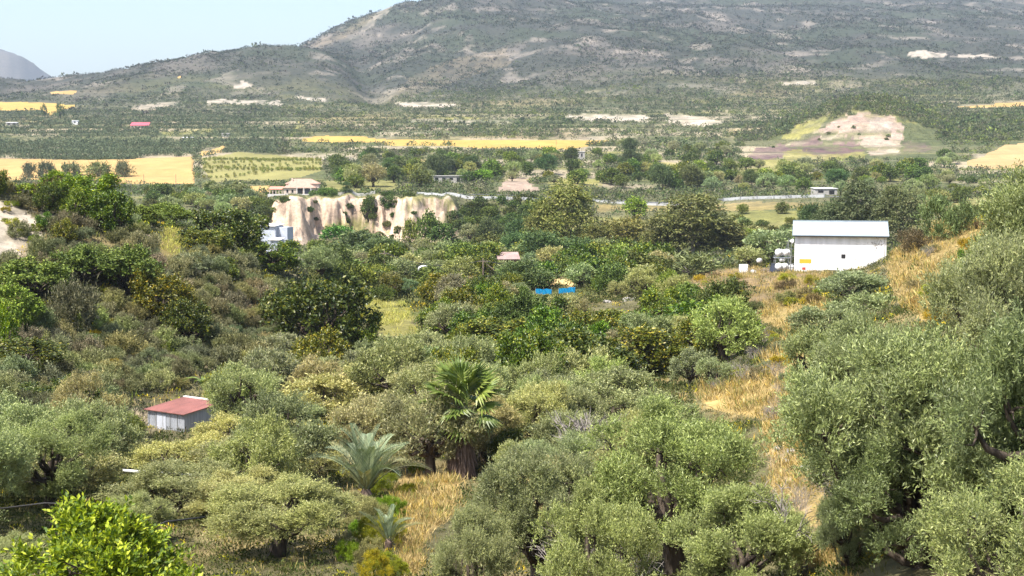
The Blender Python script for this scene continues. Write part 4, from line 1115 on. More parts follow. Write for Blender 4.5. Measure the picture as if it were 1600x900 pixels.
T('olive', 665, 668, 95, 64, 'dark little olive with bare stems beside the fan palm trunk', tint=(.75, .88, .8))
T('olive', 770, 580, 130, 76, 'green grey olive right behind the fan palm', tint=(1.05, 1.08, .9))
T('olive', 700, 575, 90, 82, 'grey olive behind the left side of the fan palm', tint=(1.0, 1.0, .92))
T('olive', 615, 585, 100, 96, 'grey olive left above the fan palm', tint=(1.1, 1.1, .95))
T('olive', 655, 520, 160, 106, 'dark grey domed olive above the fan palm', tint=(.82, .88, .82))
T('olive', 540, 545, 95, 104, 'dark grey olive under the big dark carob', tint=(.85, .92, .9))
T('olive', 440, 562, 110, 97, 'pale olive at the foot of the left slope', tint=(1.25, 1.2, .95))
T('olive', 485, 552, 110, 102, 'pale olive below the big dark carob', tint=(1.2, 1.15, .95))
T('olive', 605, 545, 90, 110, 'small silvery olive left of the dark domed one', tint=(1.05, 1.1, 1.0))
T('olive', 720, 540, 100, 108, 'silvery olive right of the dark domed one', tint=(1.0, 1.0, .85))
T('leafy', 365, 575, 90, 92, 'bright yellow green tree right above the shed roof', tint=(2.0, 1.7, .5))
# centre right
T('olive', 960, 582, 200, 68, 'large grey green olive dome right of centre', tint=(.95, 1.0, .9))
T('olive', 1035, 625, 150, 62, 'olive overlapping the right of the large grey dome', tint=(.95, 1.05, .85))
T('olive', 900, 645, 150, 60, 'dusty olive left below the large grey dome', tint=(.95, 1.0, .95))
T('carob', 835, 590, 110, 80, 'dark carob right of the fan palm crown', tint=DK)
T('carob', 800, 672, 90, 58, 'dark carob low beside the fan palm trunk', tint=(.8, .82, .75))
T('olive', 812, 690, 80, 50, 'pale small olive below the fan palm at right', tint=LT)
T('carob', 895, 515, 200, 96, 'big dark olive green carob in the centre', tint=(.95, .95, .9))
T('carob', 835, 545, 130, 99, 'dark carob overlapping the big central one at left', tint=(.85, .9, .85))
T('carob', 1005, 512, 170, 106, 'wide carob with yellowish top right of the big central one', tint=(1.35, 1.15, .8))
T('carob', 770, 500, 160, 118, 'carob with olive tints left of the big central one', tint=(1.5, 1.35, 1.0))
T('carob', 935, 485, 140, 126, 'carob dome behind the big central one', tint=(1.35, 1.25, .9))
T('carob', 1060, 476, 200, 122, 'bright green low carob thicket below the brown mound', tint=(1.1, 1.45, .7))
T('carob', 1135, 490, 110, 119, 'bright green carob at the right end of the thicket', tint=(1.1, 1.5, .7))
T('olive', 1080, 545, 80, 92, 'grey olive bush below the bright carob thicket', tint=(.95, 1.02, 1.0))
T('olive', 1115, 560, 60, 88, 'small blue grey olive bush at the dry path', tint=(.9, 1.02, 1.0))
T('olive', 1335, 425, 120, 106, 'blue grey olive on the bank in front of the warehouse', tint=(.82, .95, .95))
T('olive', 1360, 462, 130, 92, 'grey olive lower on the bank below the warehouse', tint=(.85, .97, .92))
T('olive', 1290, 478, 110, 84, 'dark grey olive at the lower left of the bank olives', tint=(.78, .88, .85))
T('olive', 1385, 520, 130, 66, 'olive below the bank grass', tint=(.9, 1, .85))
T('olive', 1320, 530, 140, 58, 'dark olive right of the dry path bend', tint=(.8, .92, .8))
T('carob', 1515, 358, 42, 88, 'small round bright green bush on the dry right bank', tint=(1.2, 1.7, .7))
T('sage', 1475, 305, 90, 125, 'green shrub on top of the right bank', tint=(.8, 1.1, .7))
T('sage', 1430, 358, 60, 125, 'brown dry shrub on the right bank grass', tint=(.75, .6, .55))
T('carob', 1115, 462, 46, 160, 'small round dark bush under the brown mound', tint=(.9, 1.2, .9))
# left side
T('carob', 500, 440, 175, 118, 'massive dark carob at the foot of the left slope', tint=(.8, .8, .75))
T('carob', 445, 455, 110, 123, 'dark carob on the left of the massive one', tint=(.95, .95, .8))
T('carob', 565, 490, 80, 117, 'yellow rimmed carob at the right of the massive one', tint=(1.3, 1.35, .8))
T('carob', 350, 328, 130, 152, 'dark carob on the crest of the left ridge', tint=(.95, 1.0, .9))
T('carob', 320, 360, 90, 142, 'olive toned rounded carob below the ridge crest', tint=(1.5, 1.35, 1.0))
T('carob', 425, 378, 110, 160, 'yellow green carob in front of the blue grey shack', tint=(1.2, 1.35, .7))
T('carob', 335, 405, 90, 132, 'green carob lower on the ridge shoulder', tint=(1.2, 1.2, .8))
T('sage', 300, 395, 70, 126, 'round blue grey shrub on the ridge shoulder', tint=(.85, 1.0, .95))
T('carob', 140, 274, 110, 129, 'vivid green carob crowning the left ridge', tint=(1.5, 1.75, .5))
T('carob', 172, 300, 80, 124, 'vivid green carob right below the crowning one', tint=(1.25, 1.5, .5))
T('carob', 95, 268, 70, 128, 'yellow green bush left of the crowning carob', tint=(1.5, 1.8, .6))
T('carob', 35, 288, 90, 128, 'bright yellow green low bush on the left ridge top', tint=(1.9, 2.0, .6))
T('sage', 76, 277, 60, 128, 'brown grey shrub on the left ridge top', tint=(.95, .75, .6))
T('sage', 42, 304, 50, 124, 'dark grey shrub beside the pale eroded bank', tint=(.75, .72, .6))
T('leafy', 225, 322, 80, 146, 'fresh green tree right of the crowning carob', tint=(1.4, 1.5, 1.1))
T('leafy', 265, 318, 80, 165, 'pale green tree behind the fresh green one', tint=(1.2, 1.35, 1.1))
T('leafy', 50, 405, 130, 105, 'light green leafy bush below the pale eroded bank', tint=(1.3, 1.45, 1.2))
T('leafy', 130, 385, 120, 112, 'grey green leafy bush right of the eroded bank', tint=(1.15, 1.3, 1.1))
T('leafy', 200, 385, 110, 114, 'leafy green bush on the upper left slope', tint=(1.05, 1.2, 1.0))
T('leafy', 10, 445, 110, 98, 'light green bush at the left frame edge', tint=(1.35, 1.6, 1.0))
T('carob', 0, 465, 60, 92, 'vivid green small tree cut by the left frame edge', tint=(1.5, 1.8, .4))
T('carob', 30, 530, 150, 88, 'dark olive toned tree at the lower left slope', tint=(1.05, .95, .75))
T('carob', 110, 590, 120, 82, 'dark bushy tree left above the grove', tint=(.9, .95, .75))
T('carob', 15, 600, 120, 80, 'dark tree at the left edge above the pipe', tint=(.85, .9, .75))
T('carob', 250, 425, 110, 112, 'rusty tipped dark carob in the middle of the left slope', tint=(1.55, 1.15, .6))
T('carob', 290, 470, 90, 108, 'dark green shrub tree below the rusty tipped carob', tint=(1.0, .95, .7))
T('sage', 110, 440, 100, 102, 'large grey shrub with bare twigs on the left slope', tint=(.9, .88, .85))
# mid valley
T('pine', 560, 362, 120, 276, 'big soft pine below the pale cliff', tint=(1.1, 1.1, 1.1))
T('pine', 598, 372, 80, 270, 'second pine touching the big soft one at right', tint=(1.0, 1.05, 1.05))
T('leafy', 535, 403, 110, 226, 'round leafy tree in front of the soft pine', tint=(1.0, 1.2, .9))
T('olive', 792, 408, 70, 246, 'rounded olive half hiding the pink roofed shack', tint=(.9, 1, .85))
T('leafy', 668, 416, 60, 226, 'leafy tree in front of the white canopy', tint=(1.0, 1.1, .85))
T('pine', 820, 408, 100, 205, 'dark soft pine left of the blue sheets', tint=(.9, .95, .9))
T('carob', 943, 404, 90, 214, 'round dark green carob right of the sandy court', tint=(.9, 1.15, .9))
T('euc', 882, 284, 100, 332, 'tall eucalyptus towering in the centre', tint=(1.05, 1.1, .8))
T('euc', 850, 318, 60, 336, 'slimmer eucalyptus leaning left of the towering one', tint=(1.1, 1.1, .85))
T('euc', 1083, 304, 130, 312, 'broad eucalyptus with a grey brown crown', tint=(.88, .9, .85))
T('euc', 1040, 335, 80, 316, 'eucalyptus on the left flank of the broad one', tint=(.95, .92, .8))
T('euc', 1130, 345, 80, 314, 'lower eucalyptus on the right flank of the broad one', tint=(1.1, 1.0, .8))
T('euc', 970, 340, 110, 335, 'brownish eucalyptus between the two tall ones', tint=(1.05, .95, .75))
T('euc', 930, 352, 70, 325, 'small olive brown eucalyptus right of the towering one', tint=(1.1, 1.05, .7))
T('pine', 850, 362, 100, 306, 'dark pine mass under the towering eucalyptus', tint=(.8, .95, .8))
T('pine', 905, 372, 90, 303, 'dark pine right under the towering eucalyptus', tint=(.8, .95, .85))
T('pine', 975, 380, 90, 300, 'dark pine under the brownish eucalyptus', tint=(.75, .88, .75))
T('euc', 1345, 284, 90, 305, 'grey eucalyptus behind the warehouse roof', tint=(.8, .9, .95))
T('euc', 1405, 292, 80, 290, 'grey eucalyptus behind the right end of the warehouse', tint=(.78, .85, .85))
T('euc', 1300, 316, 60, 306, 'low dark eucalyptus behind the left of the warehouse roof', tint=(.7, .85, .85))
T('pine', 1270, 318, 50, 315, 'small dark tree left of the grey eucalyptus pair', tint=(.85, 1.0, 1.0))
T('olive', 1205, 358, 90, 232, 'dark olive tree left of the warehouse', tint=(.75, .92, .88))
T('olive', 1170, 385, 60, 226, 'small olive behind the white cabinet', tint=(.95, 1.0, .9))
T('leafy', 1040, 432, 66, 186, 'bright green rounded tree left of the brown mound', tint=(1.1, 1.5, .7))
T('carob', 1012, 402, 100, 236, 'dark carob between the utility pole and the mound', tint=(1.0, 1.1, .9))
T('sage', 1075, 395, 110, 222, 'grey green bush on the rise behind the mound', tint=(.85, 1.0, .75))
T('leafy', 993, 308, 44, 430, 'bright round green tree behind the eucalyptus group', tint=(1.4, 1.7, .8))
T('column', 541, 284, 20, 446, 'dark columnar tree on the cliff top wall', tint=(.7, .9, .9))
T('leafy', 510, 293, 38, 440, 'dark round tree right of the tiled house', tint=(.7, 1.0, .8))
T('leafy', 497, 297, 30, 436, 'green round tree touching the tiled house', tint=(.75, 1.1, .8))
T('leafy', 613, 305, 42, 424, 'dark tree hanging over the middle of the cliff', tint=(.65, .85, .75))
T('leafy', 575, 304, 26, 420, 'dark bush leaning over the cliff edge left of the hanging tree', tint=(.7, .85, .7))
T('leafy', 640, 300, 22, 424, 'small dark bush on the cliff edge right of the hanging tree', tint=(.75, .85, .7))
T('leafy', 530, 352, 60, 388, 'vivid dark green bush at the cliff foot', tint=(.55, 1.15, .7))
T('leafy', 668, 330, 42, 384, 'slender green tree against the pale cliff', tint=(.9, 1.1, .8))
T('leafy', 640, 342, 28, 388, 'thin yellow green poplar in front of the cliff', tint=(1.4, 1.4, .8))
T('leafy', 692, 348, 50, 382, 'dark leafy tree at the right foot of the cliff', tint=(.7, 1.0, .8))
T('leafy', 755, 265, 34, 545, 'bright green round tree right of the concrete ruin', tint=(1.1, 1.7, .7))
T('leafy', 735, 268, 36, 545, 'dark green round tree beside the concrete ruin', tint=(.7, 1.0, .8))
T('column', 1180, 117, 6, 2050, 'lone dark cypress high on the mountainside', tint=(.5, .6, .6), lod=3)
T('column', 1156, 124, 8, 2050, 'shorter cypress left of the lone dark one', tint=(.5, .6, .6), lod=3)
T('sage', 46, 250, 24, 640, 'dark bush in the left grain field, the left one', tint=(.5, .6, .65), lod=3)
T('sage', 72, 252, 30, 630, 'dark bush in the left grain field beside another', tint=(.55, .65, .65), lod=3)
T('sage', 110, 253, 36, 620, 'grey green bush strip in the left grain field', tint=(.8, .9, .7), lod=3)
T('sage', 192, 250, 32, 650, 'dark round bush inside the big grain field', tint=(.6, .7, .65), lod=3)
T('sage', 152, 252, 46, 655, 'long low green bush inside the big grain field', tint=(.8, 1.0, .6), lod=3)
T('sage', 165, 272, 24, 580, 'dark bush at the near edge of the big grain field', tint=(.6, .8, .6), lod=3)
T('leafy', 93, 155, 16, 1300, 'dark round tree in the far left gold field', tint=(.6, .8, .9), lod=4)
T('leafy', 68, 153, 12, 1330, 'smaller dark tree in the far left gold field', tint=(.6, .8, .9), lod=4)
T('sage', 30, 345, 40, 117, 'grey tuft of shrub on the pale eroded bank', tint=(.8, .85, .7))
T('sage', 62, 366, 44, 113, 'shrub at the right rim of the pale eroded bank', tint=(.9, 1.0, .75))
T('sage', 12, 392, 44, 109, 'shrub at the foot of the pale eroded bank', tint=(1.0, 1.05, .9))
T('sage', 95, 338, 36, 119, 'brown shrub between the two bare strips of the left bank', tint=(.9, .85, .7))
HAND = len(PLANTS)
for p in PLANTS:
    o = p['o']; wpx = p['r'] / p['Y'] * F; a = max(c.z for c in [Vector(b) for b in (o.children[1] if o.children else o).bound_box]) * o.scale.z
    gx, gy = project(o.location.x, p['Y'], o.location.z); hp = a / p['Y'] * F
    for k in KEEP:
        if p['Y'] < k[4] and gx + wpx * .8 > k[0] and gx - wpx * .8 < k[1] and gy > k[2] and gy - hp < k[3] - 4: print('HIDES', p['label'], 'px %.0f-%.0f top %.0f bot %.0f' % (gx - wpx, gx + wpx, gy - hp, gy), k)

# ------------------------------------------------------------------ palms
def fan_leaf(seed):
    r = random.Random(seed); mb = MB(); n = 17; L = 1.0; pet = .95
    mb.tube([(0, 0, 0), (pet * .5, 0, .06), (pet, 0, .02)], [.028, .02, .014], 4)
    o = len(mb.v)
    for k in range(n):
        a0 = math.radians(-112 + 224 * k / n); a1 = math.radians(-112 + 224 * (k + 1) / n); am = (a0 + a1) / 2
        Lk = L * (.80 + .2 * math.cos(am * .8)) * r.uniform(.92, 1.05); sp = .60
        dz = .035
        P = lambda a, d, z: (pet + d * math.cos(a), d * math.sin(a), z)
        droop = -.10 - .10 * abs(math.sin(am))
        v = [P(am, .0, .02), P(a0, Lk * sp, -.02), P(am, Lk * sp, dz), P(a1, Lk * sp, -.02), P(am + r.uniform(-.03, .03), Lk, droop * r.uniform(.6, 1.8))]
        b = len(mb.v); mb.v += v; mb.f += [(b, b + 1, b + 2), (b, b + 2, b + 3), (b + 1, b + 4, b + 2), (b + 2, b + 4, b + 3)]
    return mb
x, y, z = site(721, 57)
FPALM = thing('fan_palm', 'stout fan palm with a shaggy brown trunk in the middle of the grove', 'palm', (x, y, z))
tv = MB(); 
pts = [(0, 0, -.2), (0, 0, .5), (.02, 0, 1.2), (.03, 0, 1.75), (.04, 0, 2.05), (.04, 0, 3.0)]
tv.tube(pts, [.50, .53, .56, .50, .26, .20], 18)
rr_ = random.Random(5)
for k in range(760):                                   # dry leaf bases hanging down the trunk
    a = rr_.uniform(0, 6.283); h = rr_.uniform(.35, 2.7); R_ = np.interp(h, [0, 1.2, 1.75, 2.05, 2.9], [.52, .57, .50, .27, .2]); L_ = rr_.uniform(.3, .6); w_ = rr_.uniform(.02, .05)
    ca, sa = math.cos(a), math.sin(a); r0, r1 = R_ * .97, R_ + rr_.uniform(.02, .2)
    tv.add([(r0 * ca - sa * w_, r0 * sa + ca * w_, h), (r0 * ca + sa * w_, r0 * sa - ca * w_, h), (r1 * ca + sa * w_ * .4, r1 * sa - ca * w_ * .4, h - L_), (r1 * ca - sa * w_ * .4, r1 * sa + ca * w_ * .4, h - L_)], [(0, 1, 2, 3)])
part('trunk', tv, M['skirt'], FPALM)
fl = [fan_leaf(k).mesh('frond', M['frond']) for k in range(4)]
dl = [fan_leaf(k + 9).mesh('dead_frond', M['skirt']) for k in range(2)]
NF = 38
for k in range(NF):
    t = k / (NF - 1); el = math.radians(82 - 116 * t); az = k * 2.39996 + rr_.uniform(-.35, .35); el += rr_.uniform(-.22, .22)
    s_ = rr_.uniform(.82, 1.08) * (1.0 - .25 * max(0, t - .6))
    o = link('frond', fl[k % 4], FPALM)
    d = Vector((math.cos(az) * math.cos(el), math.sin(az) * math.cos(el), math.sin(el)))
    side = Vector((-math.sin(az), math.cos(az), 0)); up = d.cross(side)
    if up.z < 0 and el > 0: up = -up; side = -side
    roll = Matrix.Rotation(rr_.uniform(-.5, .5), 3, 'X')
    Mx = Matrix((d, up.cross(d), up)).transposed() @ roll
    o.rotation_euler = Mx.to_euler(); o.location = (.04 + d.x * .14, d.y * .14, 2.85 + .35 * (1 - t)); o.scale = (s_,) * 3
    g_ = rr_.uniform(.85, 1.15); o.color = (g_ * 1.0, g_, g_ * .8, 1)
for k in range(16):
    az = k * .3927 + .3; o = link('dead_frond', dl[k % 2], FPALM); el = math.radians(-72 + rr_.uniform(-9, 12))
    d = Vector((math.cos(az) * math.cos(el), math.sin(az) * math.cos(el), math.sin(el))); side = Vector((-math.sin(az), math.cos(az), 0)); up = d.cross(side)
    o.rotation_euler = Matrix((d, up.cross(d), up)).transposed().to_euler(); o.location = (.04 + d.x * .3, d.y * .3, 2.75); o.scale = (rr_.uniform(.45, .68),) * 3

def feather(seed, L=2.6, curve=.9):
    r = random.Random(seed); mb = MB(); n = 34
    P = []
    for k in range(n + 1):
        t = k / n; a = math.radians(0) - curve * t * t
        P.append(Vector((L * t * math.cos(a * .55), 0, L * t * math.sin(a * .55))))
    mb.tube(P[::3] + [P[-1]], [.03 * (1 - .8 * i / (len(P[::3]))) for i in range(len(P[::3]) + 1)], 4)
    for k in range(3, n + 1):
        t = k / n; l = (.50 * math.sin(math.pi * min(1, .12 + t * .88)) ** .6 + .05) * r.uniform(.9, 1.1)
        tang = (P[k] - P[k - 1]).normalized(); upv = Vector((-tang.z, 0, tang.x))
        for s_ in (-1, 1):
            d = (tang * .85 + Vector((0, s_ * .62, 0)) + upv * .38).normalized(); w = .020
            q = P[k]; m = q + d * l * .45; wv = d.cross(upv).normalized() * w; e = q + d * l + Vector((0, 0, -.05 * l))
            mb.add([q, m + wv, e, m - wv], [(0, 1, 2, 3)])
    return mb
FE = [feather(k, 2.6, .35 + .3 * k).mesh('frond', M['frond_blue']) for k in range(3)]
def feather_palm(px, Y, s, n, label, dz=0, tint=(1, 1, 1)):
    x, y, z = site(px, Y); o = thing('feather_palm', label, 'palm', (x, y, z + dz))
    part('stem', MB().tube([(0, 0, -.6), (0, 0, .1 * s), (0, 0, .35 * s)], [.22 * s, .25 * s, .14 * s], 10), M['skirt'], o)
    for k in range(n):
        t = k / (n - 1); el = math.radians(88 - 44 * t); az = k * 2.39996 + .4
        d = Vector((math.cos(az) * math.cos(el), math.sin(az) * math.cos(el), math.sin(el))); side = Vector((-math.sin(az), math.cos(az), 0)); up = d.cross(side)
        if up.z < 0: up = -up
        c = link('frond', FE[k % 3], o); c.rotation_euler = Matrix((d, up.cross(d), up)).transposed().to_euler(); c.scale = (s * random.uniform(.82, 1.05),) * 3
        c.location = (d.x * .1, d.y * .1, .25 * s)
        b_ = random.uniform(.9, 1.1); w_ = 1.25 if t > .85 else 1
        c.color = (tint[0] * b_ * w_, tint[1] * b_, tint[2] * b_ * (2 - w_) , 1)
feather_palm(572, 49, .92, 30, 'blue green feather palm with upright fronds and no trunk showing', dz=.1)
feather_palm(607, 37, .40, 14, 'small young feather palm among the yellow bushes at the bottom', dz=.2)

# banana plant behind the shed and an agave below the dark carobs
x, y, z = site(318, 92)
BN = thing('banana_plant', 'ragged banana plant with upright torn leaves behind the red roofed shed', 'plant', (x, y, z))
part('stem', MB().tube([(0, 0, -.3), (0, 0, .5), (.1, 0, .9)], [.16, .13, .08], 8), M['petiole'], BN)
for k in range(7):
    az = k * 2.4; el = math.radians(random.uniform(64, 86)); L_ = random.uniform(1.1, 1.6); mb = MB(); v = []; f = []
    for i in range(9):
        t = i / 8; e = el - t * t * .9; c_ = Vector((math.cos(az) * math.cos(e), math.sin(az) * math.cos(e), math.sin(e))) * L_ * t
        s_ = Vector((-math.sin(az), math.cos(az), 0)) * (.26 * math.sin(math.pi * min(1, .1 + t * .9)) ** .6 * random.uniform(.7, 1))
        v += [c_ - s_ + Vector((0, 0, .06)), c_, c_ + s_ + Vector((0, 0, .06))]
    for i in range(8): f += [(3*i, 3*i + 1, 3*i + 4, 3*i + 3), (3*i + 1, 3*i + 2, 3*i + 5, 3*i + 4)]
    c = part('leaf', mb.add(v, f), M['frond'], BN); c.location = (.1, 0, .8); c.color = (.9, .95, .9, 1)
def agave(px, Y, s, label):
    x, y, z = site(px, Y); mb = MB(); r = random.Random(int(px))
    for k in range(46):
        az = k * 2.4; el = math.radians(r.uniform(18, 80)); L_ = s * r.uniform(.8, 1.15); w = s * .05
        d = Vector((math.cos(az) * math.cos(el), math.sin(az) * math.cos(el), math.sin(el))); sd_ = Vector((-math.sin(az), math.cos(az), 0)) * w
        tip = d * L_ + Vector((0, 0, -.1 * L_)); m = d * L_ * .5 + Vector((0, 0, .02)); 
        mb.add([-sd_, sd_, m + sd_ * 1.2, tip, m - sd_ * 1.2], [(0, 1, 2, 3, 4)])
    tag(link('agave', mb.mesh('agave', M['frond_blue']), loc=(x, y, z + .1)), label, 'plant')
agave(752, 103, 2.6, 'spiky blue grey agave rosette under the dark carobs above the fan palm')
agave(700, 120, 1.4, 'smaller spiky agave left of the dark carobs')

# bare dead growth
def bare(px, Y, h, label, seed, n0=7, spread=.55, thick=1.0, name='dead_tree', cat='dead tree', lean=0):
    r = np.random.default_rng(seed); segs = []
    def grow(p, d, L, rad, lv):
        k = 5; t = np.linspace(0, 1, k)[:, None]; w = r.normal(size=3) * .12
        e = p + unit(d[None])[0] * L
        pts = p * (1 - t) + e * t + np.sin(np.pi * t) * w * L
        segs.append((pts, np.linspace(rad, rad * .55, k)))
        if lv == 0: return
        for _ in range(int(r.integers(3, 5))):
            j = r.integers(2, k); nd_ = unit((unit(d[None])[0] + r.normal(size=3) * spread + np.array([0, 0, .12]))[None])[0]
            grow(pts[j], nd_, L * r.uniform(.5, .78), rad * .58, lv - 1)
    for q in range(n0):
        a = 6.283 * q / n0; grow(np.array([0, 0, -.1]), np.array([math.cos(a) * .5 + lean, math.sin(a) * .5, 1.0]), h * .42 * r.uniform(.75, 1.1), .03 * h * .5 * thick, 3)
    v, f = tubes_np(segs, 3)
    x, y, z = site(px, Y); s_ = h / max(v[:, 2].max(), .1)
    o = link(name, np_mesh(name, v * s_, f, [M['deadwood']]), loc=(x, y, z)); return tag(o, label, cat)
bare(932, 50, 3.3, 'bare grey dead tree standing among the olives right of centre', 3, 6, .45, 1.7)
bare(1262, 27, 1.9, 'dead dark branch leaning over the dry path at the bottom', 5, 3, .5, 1.2, lean=-.2)
bare(945, 27, 2.6, 'bare grey twigs poking through the bottom centre olives', 8, 6, .55, .7)
for k, (px, Y, h, lb) in enumerate(((1165, 84, 1.7, 'grey leafless bush left of the dry path, the largest'), (1120, 86, 1.1, 'grey leafless bush touching the large one at left'), (1195, 112, 1.5, 'brown leafless bush at the top of the path'),
        (1215, 78, 1.2, 'grey leafless bush on the right edge of the path'), (1212, 58, 1.3, 'grey leafless bush where the path steepens'), (1300, 33, .9, 'grey leafless scrub low by the path'), (1340, 29, .8, 'brown leafless scrub at the bottom of the path'),
        (1260, 30, .7, 'small leafless scrub at the left foot of the path'), (1390, 27, .9, 'leafless scrub under the huge right olive'), (1180, 100, 1.3, 'purple grey leafless bush under the path bend'), (1450, 118, 1.3, 'dry leafless bush on the right bank'),
        (140, 100, 1.2, 'leafless grey bush on the left slope'), (240, 104, 1.1, 'leafless bush below the rusty tipped carob'), (250, 95, 1.2, 'leafless bush above the shed slope'), (1225, 70, 1.2, 'pale leafless bush at the steep part of the path, under the leaning olive'), (1205, 66, 1.0, 'small pale leafless bush at the steep part of the path'), (1150, 92, 1.4, 'tangled grey leafless bush above the path bend'), (1235, 52, .8, 'low leafless scrub beside the path rocks'), (1280, 36, .8, 'low leafless scrub on the lower path, its middle one'), (1250, 34, .9, 'low leafless scrub on the lower path, its left one'), (1330, 31, 1.0, 'brown leafless scrub by the straw at the path foot'), (1175, 108, 1.3, 'grey leafless bush beside the bright carob thicket'))):
    bare(px, Y, h, lb, 20 + k, 12, .6, .45, 'dead_bush', 'dead bush')

# ------------------------------------------------------------------ the rest of the countable plants, scattered where the photo shows them
TAKEN = [(p['o'].location.x, p['o'].location.y, p['r']) for p in PLANTS]
def scatter(poly, mix, n, rad, gap, y0, y1, asp=(.75, 1.15), tints=None, ytry=30, avoid=True, lod=None):
    """plants rooted on ground seen inside a photo outline; mix = [(kind, weight)], rad in metres"""
    xs = [p[0] for p in poly]; ys = [p[1] for p in poly]; got = 0
    kinds, ws = zip(*mix)
    px = RNG.uniform(min(xs), max(xs), n * ytry); py = RNG.uniform(min(ys), max(ys), n * ytry)
    ok = inpoly(px, py, poly); px, py = px[ok], py[ok]
    hx, hy = hit(px, py); hy = hy * RNG.uniform(.985, 1.015, len(hy))
    for x, y in zip(hx, hy):
        if got >= n: break
        if not (y0 < y < y1): continue
        kd = random.choices(kinds, ws)[0]; r = random.uniform(*rad) * (1.25 if kd in ('euc', 'pine') else 1)
        if avoid and any((x - a)**2 + (y - b)**2 < (gap * (r + c))**2 for a, b, c in TAKEN): continue
        g_ = 2.6 if kd == 'euc' else (1.9 if kd == 'pine' else 1.0)
        h = r * random.uniform(*asp) * (1.75 if kd in ('olive', 'leafy', 'carob') else 1.15) * (g_ if kd in ('euc', 'pine') else 1)
        tn = random.choice(tints[kd]) if tints and kd in tints else None
        if tn: tn = tuple(c * random.uniform(.88, 1.12) for c in tn)
        gx, gy = project(x, y, float(ground(x, y))); wpx = r / y * F; hpx = max(h, r * 1.05) / y * F
        if avoid and hides(gx - wpx * .9, gx + wpx * .9, gy - hpx * .95, gy, y): continue
        put_plant(kd, float(x), float(y), r, h, None, tn, lod)
        TAKEN.append((x, y, r)); got += 1
    return got
TN = dict(olive=[(1, 1, .9), (1.15, 1.12, 1), (.85, .95, .9), (1.05, 1.1, .8)],
          carob=[(.9, 1, .85), (1.2, 1.2, .8), (1.4, 1.3, .8), (1.0, 1.3, .7), (1.6, 1.5, .9)],
          leafy=[(1, 1.02, .9), (.85, .95, .9), (1.2, 1.25, .9), (.8, .85, .85), (1.35, 1.35, 1.0)],
          sage=[(1.1, 1.15, 1.0), (.85, .95, .8), (1.15, 1.15, 1.05), (1.0, 1.0, .95), (1.3, 1.32, 1.15), (1.05, 1.15, .75), (.8, .8, .7), (1.2, 1.3, .85), (1.25, 1.25, .95), (.65, .68, .6)],
          bush=[(.75,.85,.8),(.9,1,.8),(1.05,1.1,.75),(1.3,1.25,.9),(.8,.8,.75)],
          yellow=[(1, 1, 1), (.7, .85, .7), (1.1, .9, .8)], pine=[(.8, .95, .9), (1, 1, .95)], euc=[(.9, .9, .8)])
res = []
# left slope scrub
res.append(scatter([(60,420),(130,400),(250,400),(300,390),(380,420),(440,470),(450,540),(400,575),(330,590),(220,620),(100,660),(-20,650),(-20,480)], [('sage', 1)], 215, (.75, 1.5), .55, 75, 170, (.9, 1.3), TN))
res.append(scatter([(0,300),(120,300),(250,330),(420,400),(480,460),(440,520),(300,560),(60,640),(0,600)], [('yellow', 1)], 60, (.3, .85), .3, 75, 170, (.8, 1.2), TN))
res.append(scatter([(-20,280),(120,285),(230,350),(300,400),(180,420),(60,410)], [('sage', 3), ('carob', 1)], 26, (.7, 1.4), .5, 95, 170, (.8, 1.2), TN))
# grove gaps in the foreground
res.append(scatter([(-60,740),(200,690),(700,600),(720,740),(620,780),(500,900),(-60,900)], [('olive', 1)], 14, (1.7, 2.3), .62, 38, 90, (.9, 1.1), TN))
res.append(scatter([(400,580),(640,500),(700,560),(850,600),(960,640),(840,720),(740,690),(620,690),(420,680)], [('olive', 3), ('carob', 1)], 26, (1.6, 2.4), .6, 55, 120, (.9, 1.1), TN))
res.append(scatter([(620,740),(760,700),(960,640),(1080,640),(1150,700),(1150,860),(700,860)], [('olive', 1)], 7, (1.3, 1.9), .6, 38, 66, (.9, 1.1), TN))
# central thicket
res.append(scatter([(640,500),(760,470),(900,470),(1040,480),(1150,490),(1130,570),(1000,580),(880,600),(720,560)], [('carob', 4), ('olive', 2), ('leafy', 1)], 58, (1.6, 2.8), .55, 85, 190, (.85, 1.1), TN))
# mid valley floor
res.append(scatter([(470,400),(640,385),(800,395),(1000,400),(1040,440),(1000,470),(900,475),(700,480),(640,470),(560,465),(490,440)], [('carob', 4), ('olive', 4), ('leafy', 3), ('bush', 3)], 150, (1.6, 3.2), .5, 150, 330, (.75, 1.05), TN))
res.append(scatter([(480,380),(720,375),(850,380),(1000,380),(1200,380),(1200,400),(480,402)], [('leafy', 3), ('olive', 2), ('bush', 2), ('pine', 1)], 60, (2, 4), .5, 250, 420, (.7, 1.0), TN))
# dark wooded slope right of the cliff
res.append(scatter([(715,310),(840,308),(900,340),(900,385),(720,385),(700,350)], [('leafy', 2), ('bush', 5), ('carob', 1)], 70, (1.6, 3.2), .45, 380, 470, (.7, 1.0), dict(TN, bush=[(.55, .6, .6), (.65, .7, .6)], leafy=[(.6, .75, .75), (.8, 1, .8)])))
# behind the left ridge
res.append(scatter([(230,300),(330,300),(430,312),(425,345),(400,350),(330,335),(240,330)], [('leafy', 3), ('olive', 3), ('bush', 3)], 60, (2, 4), .5, 190, 520, (.7, 1.0), dict(TN, leafy=[(.6, .75, .8), (.7, .85, .8), (.8, .9, .8)])))
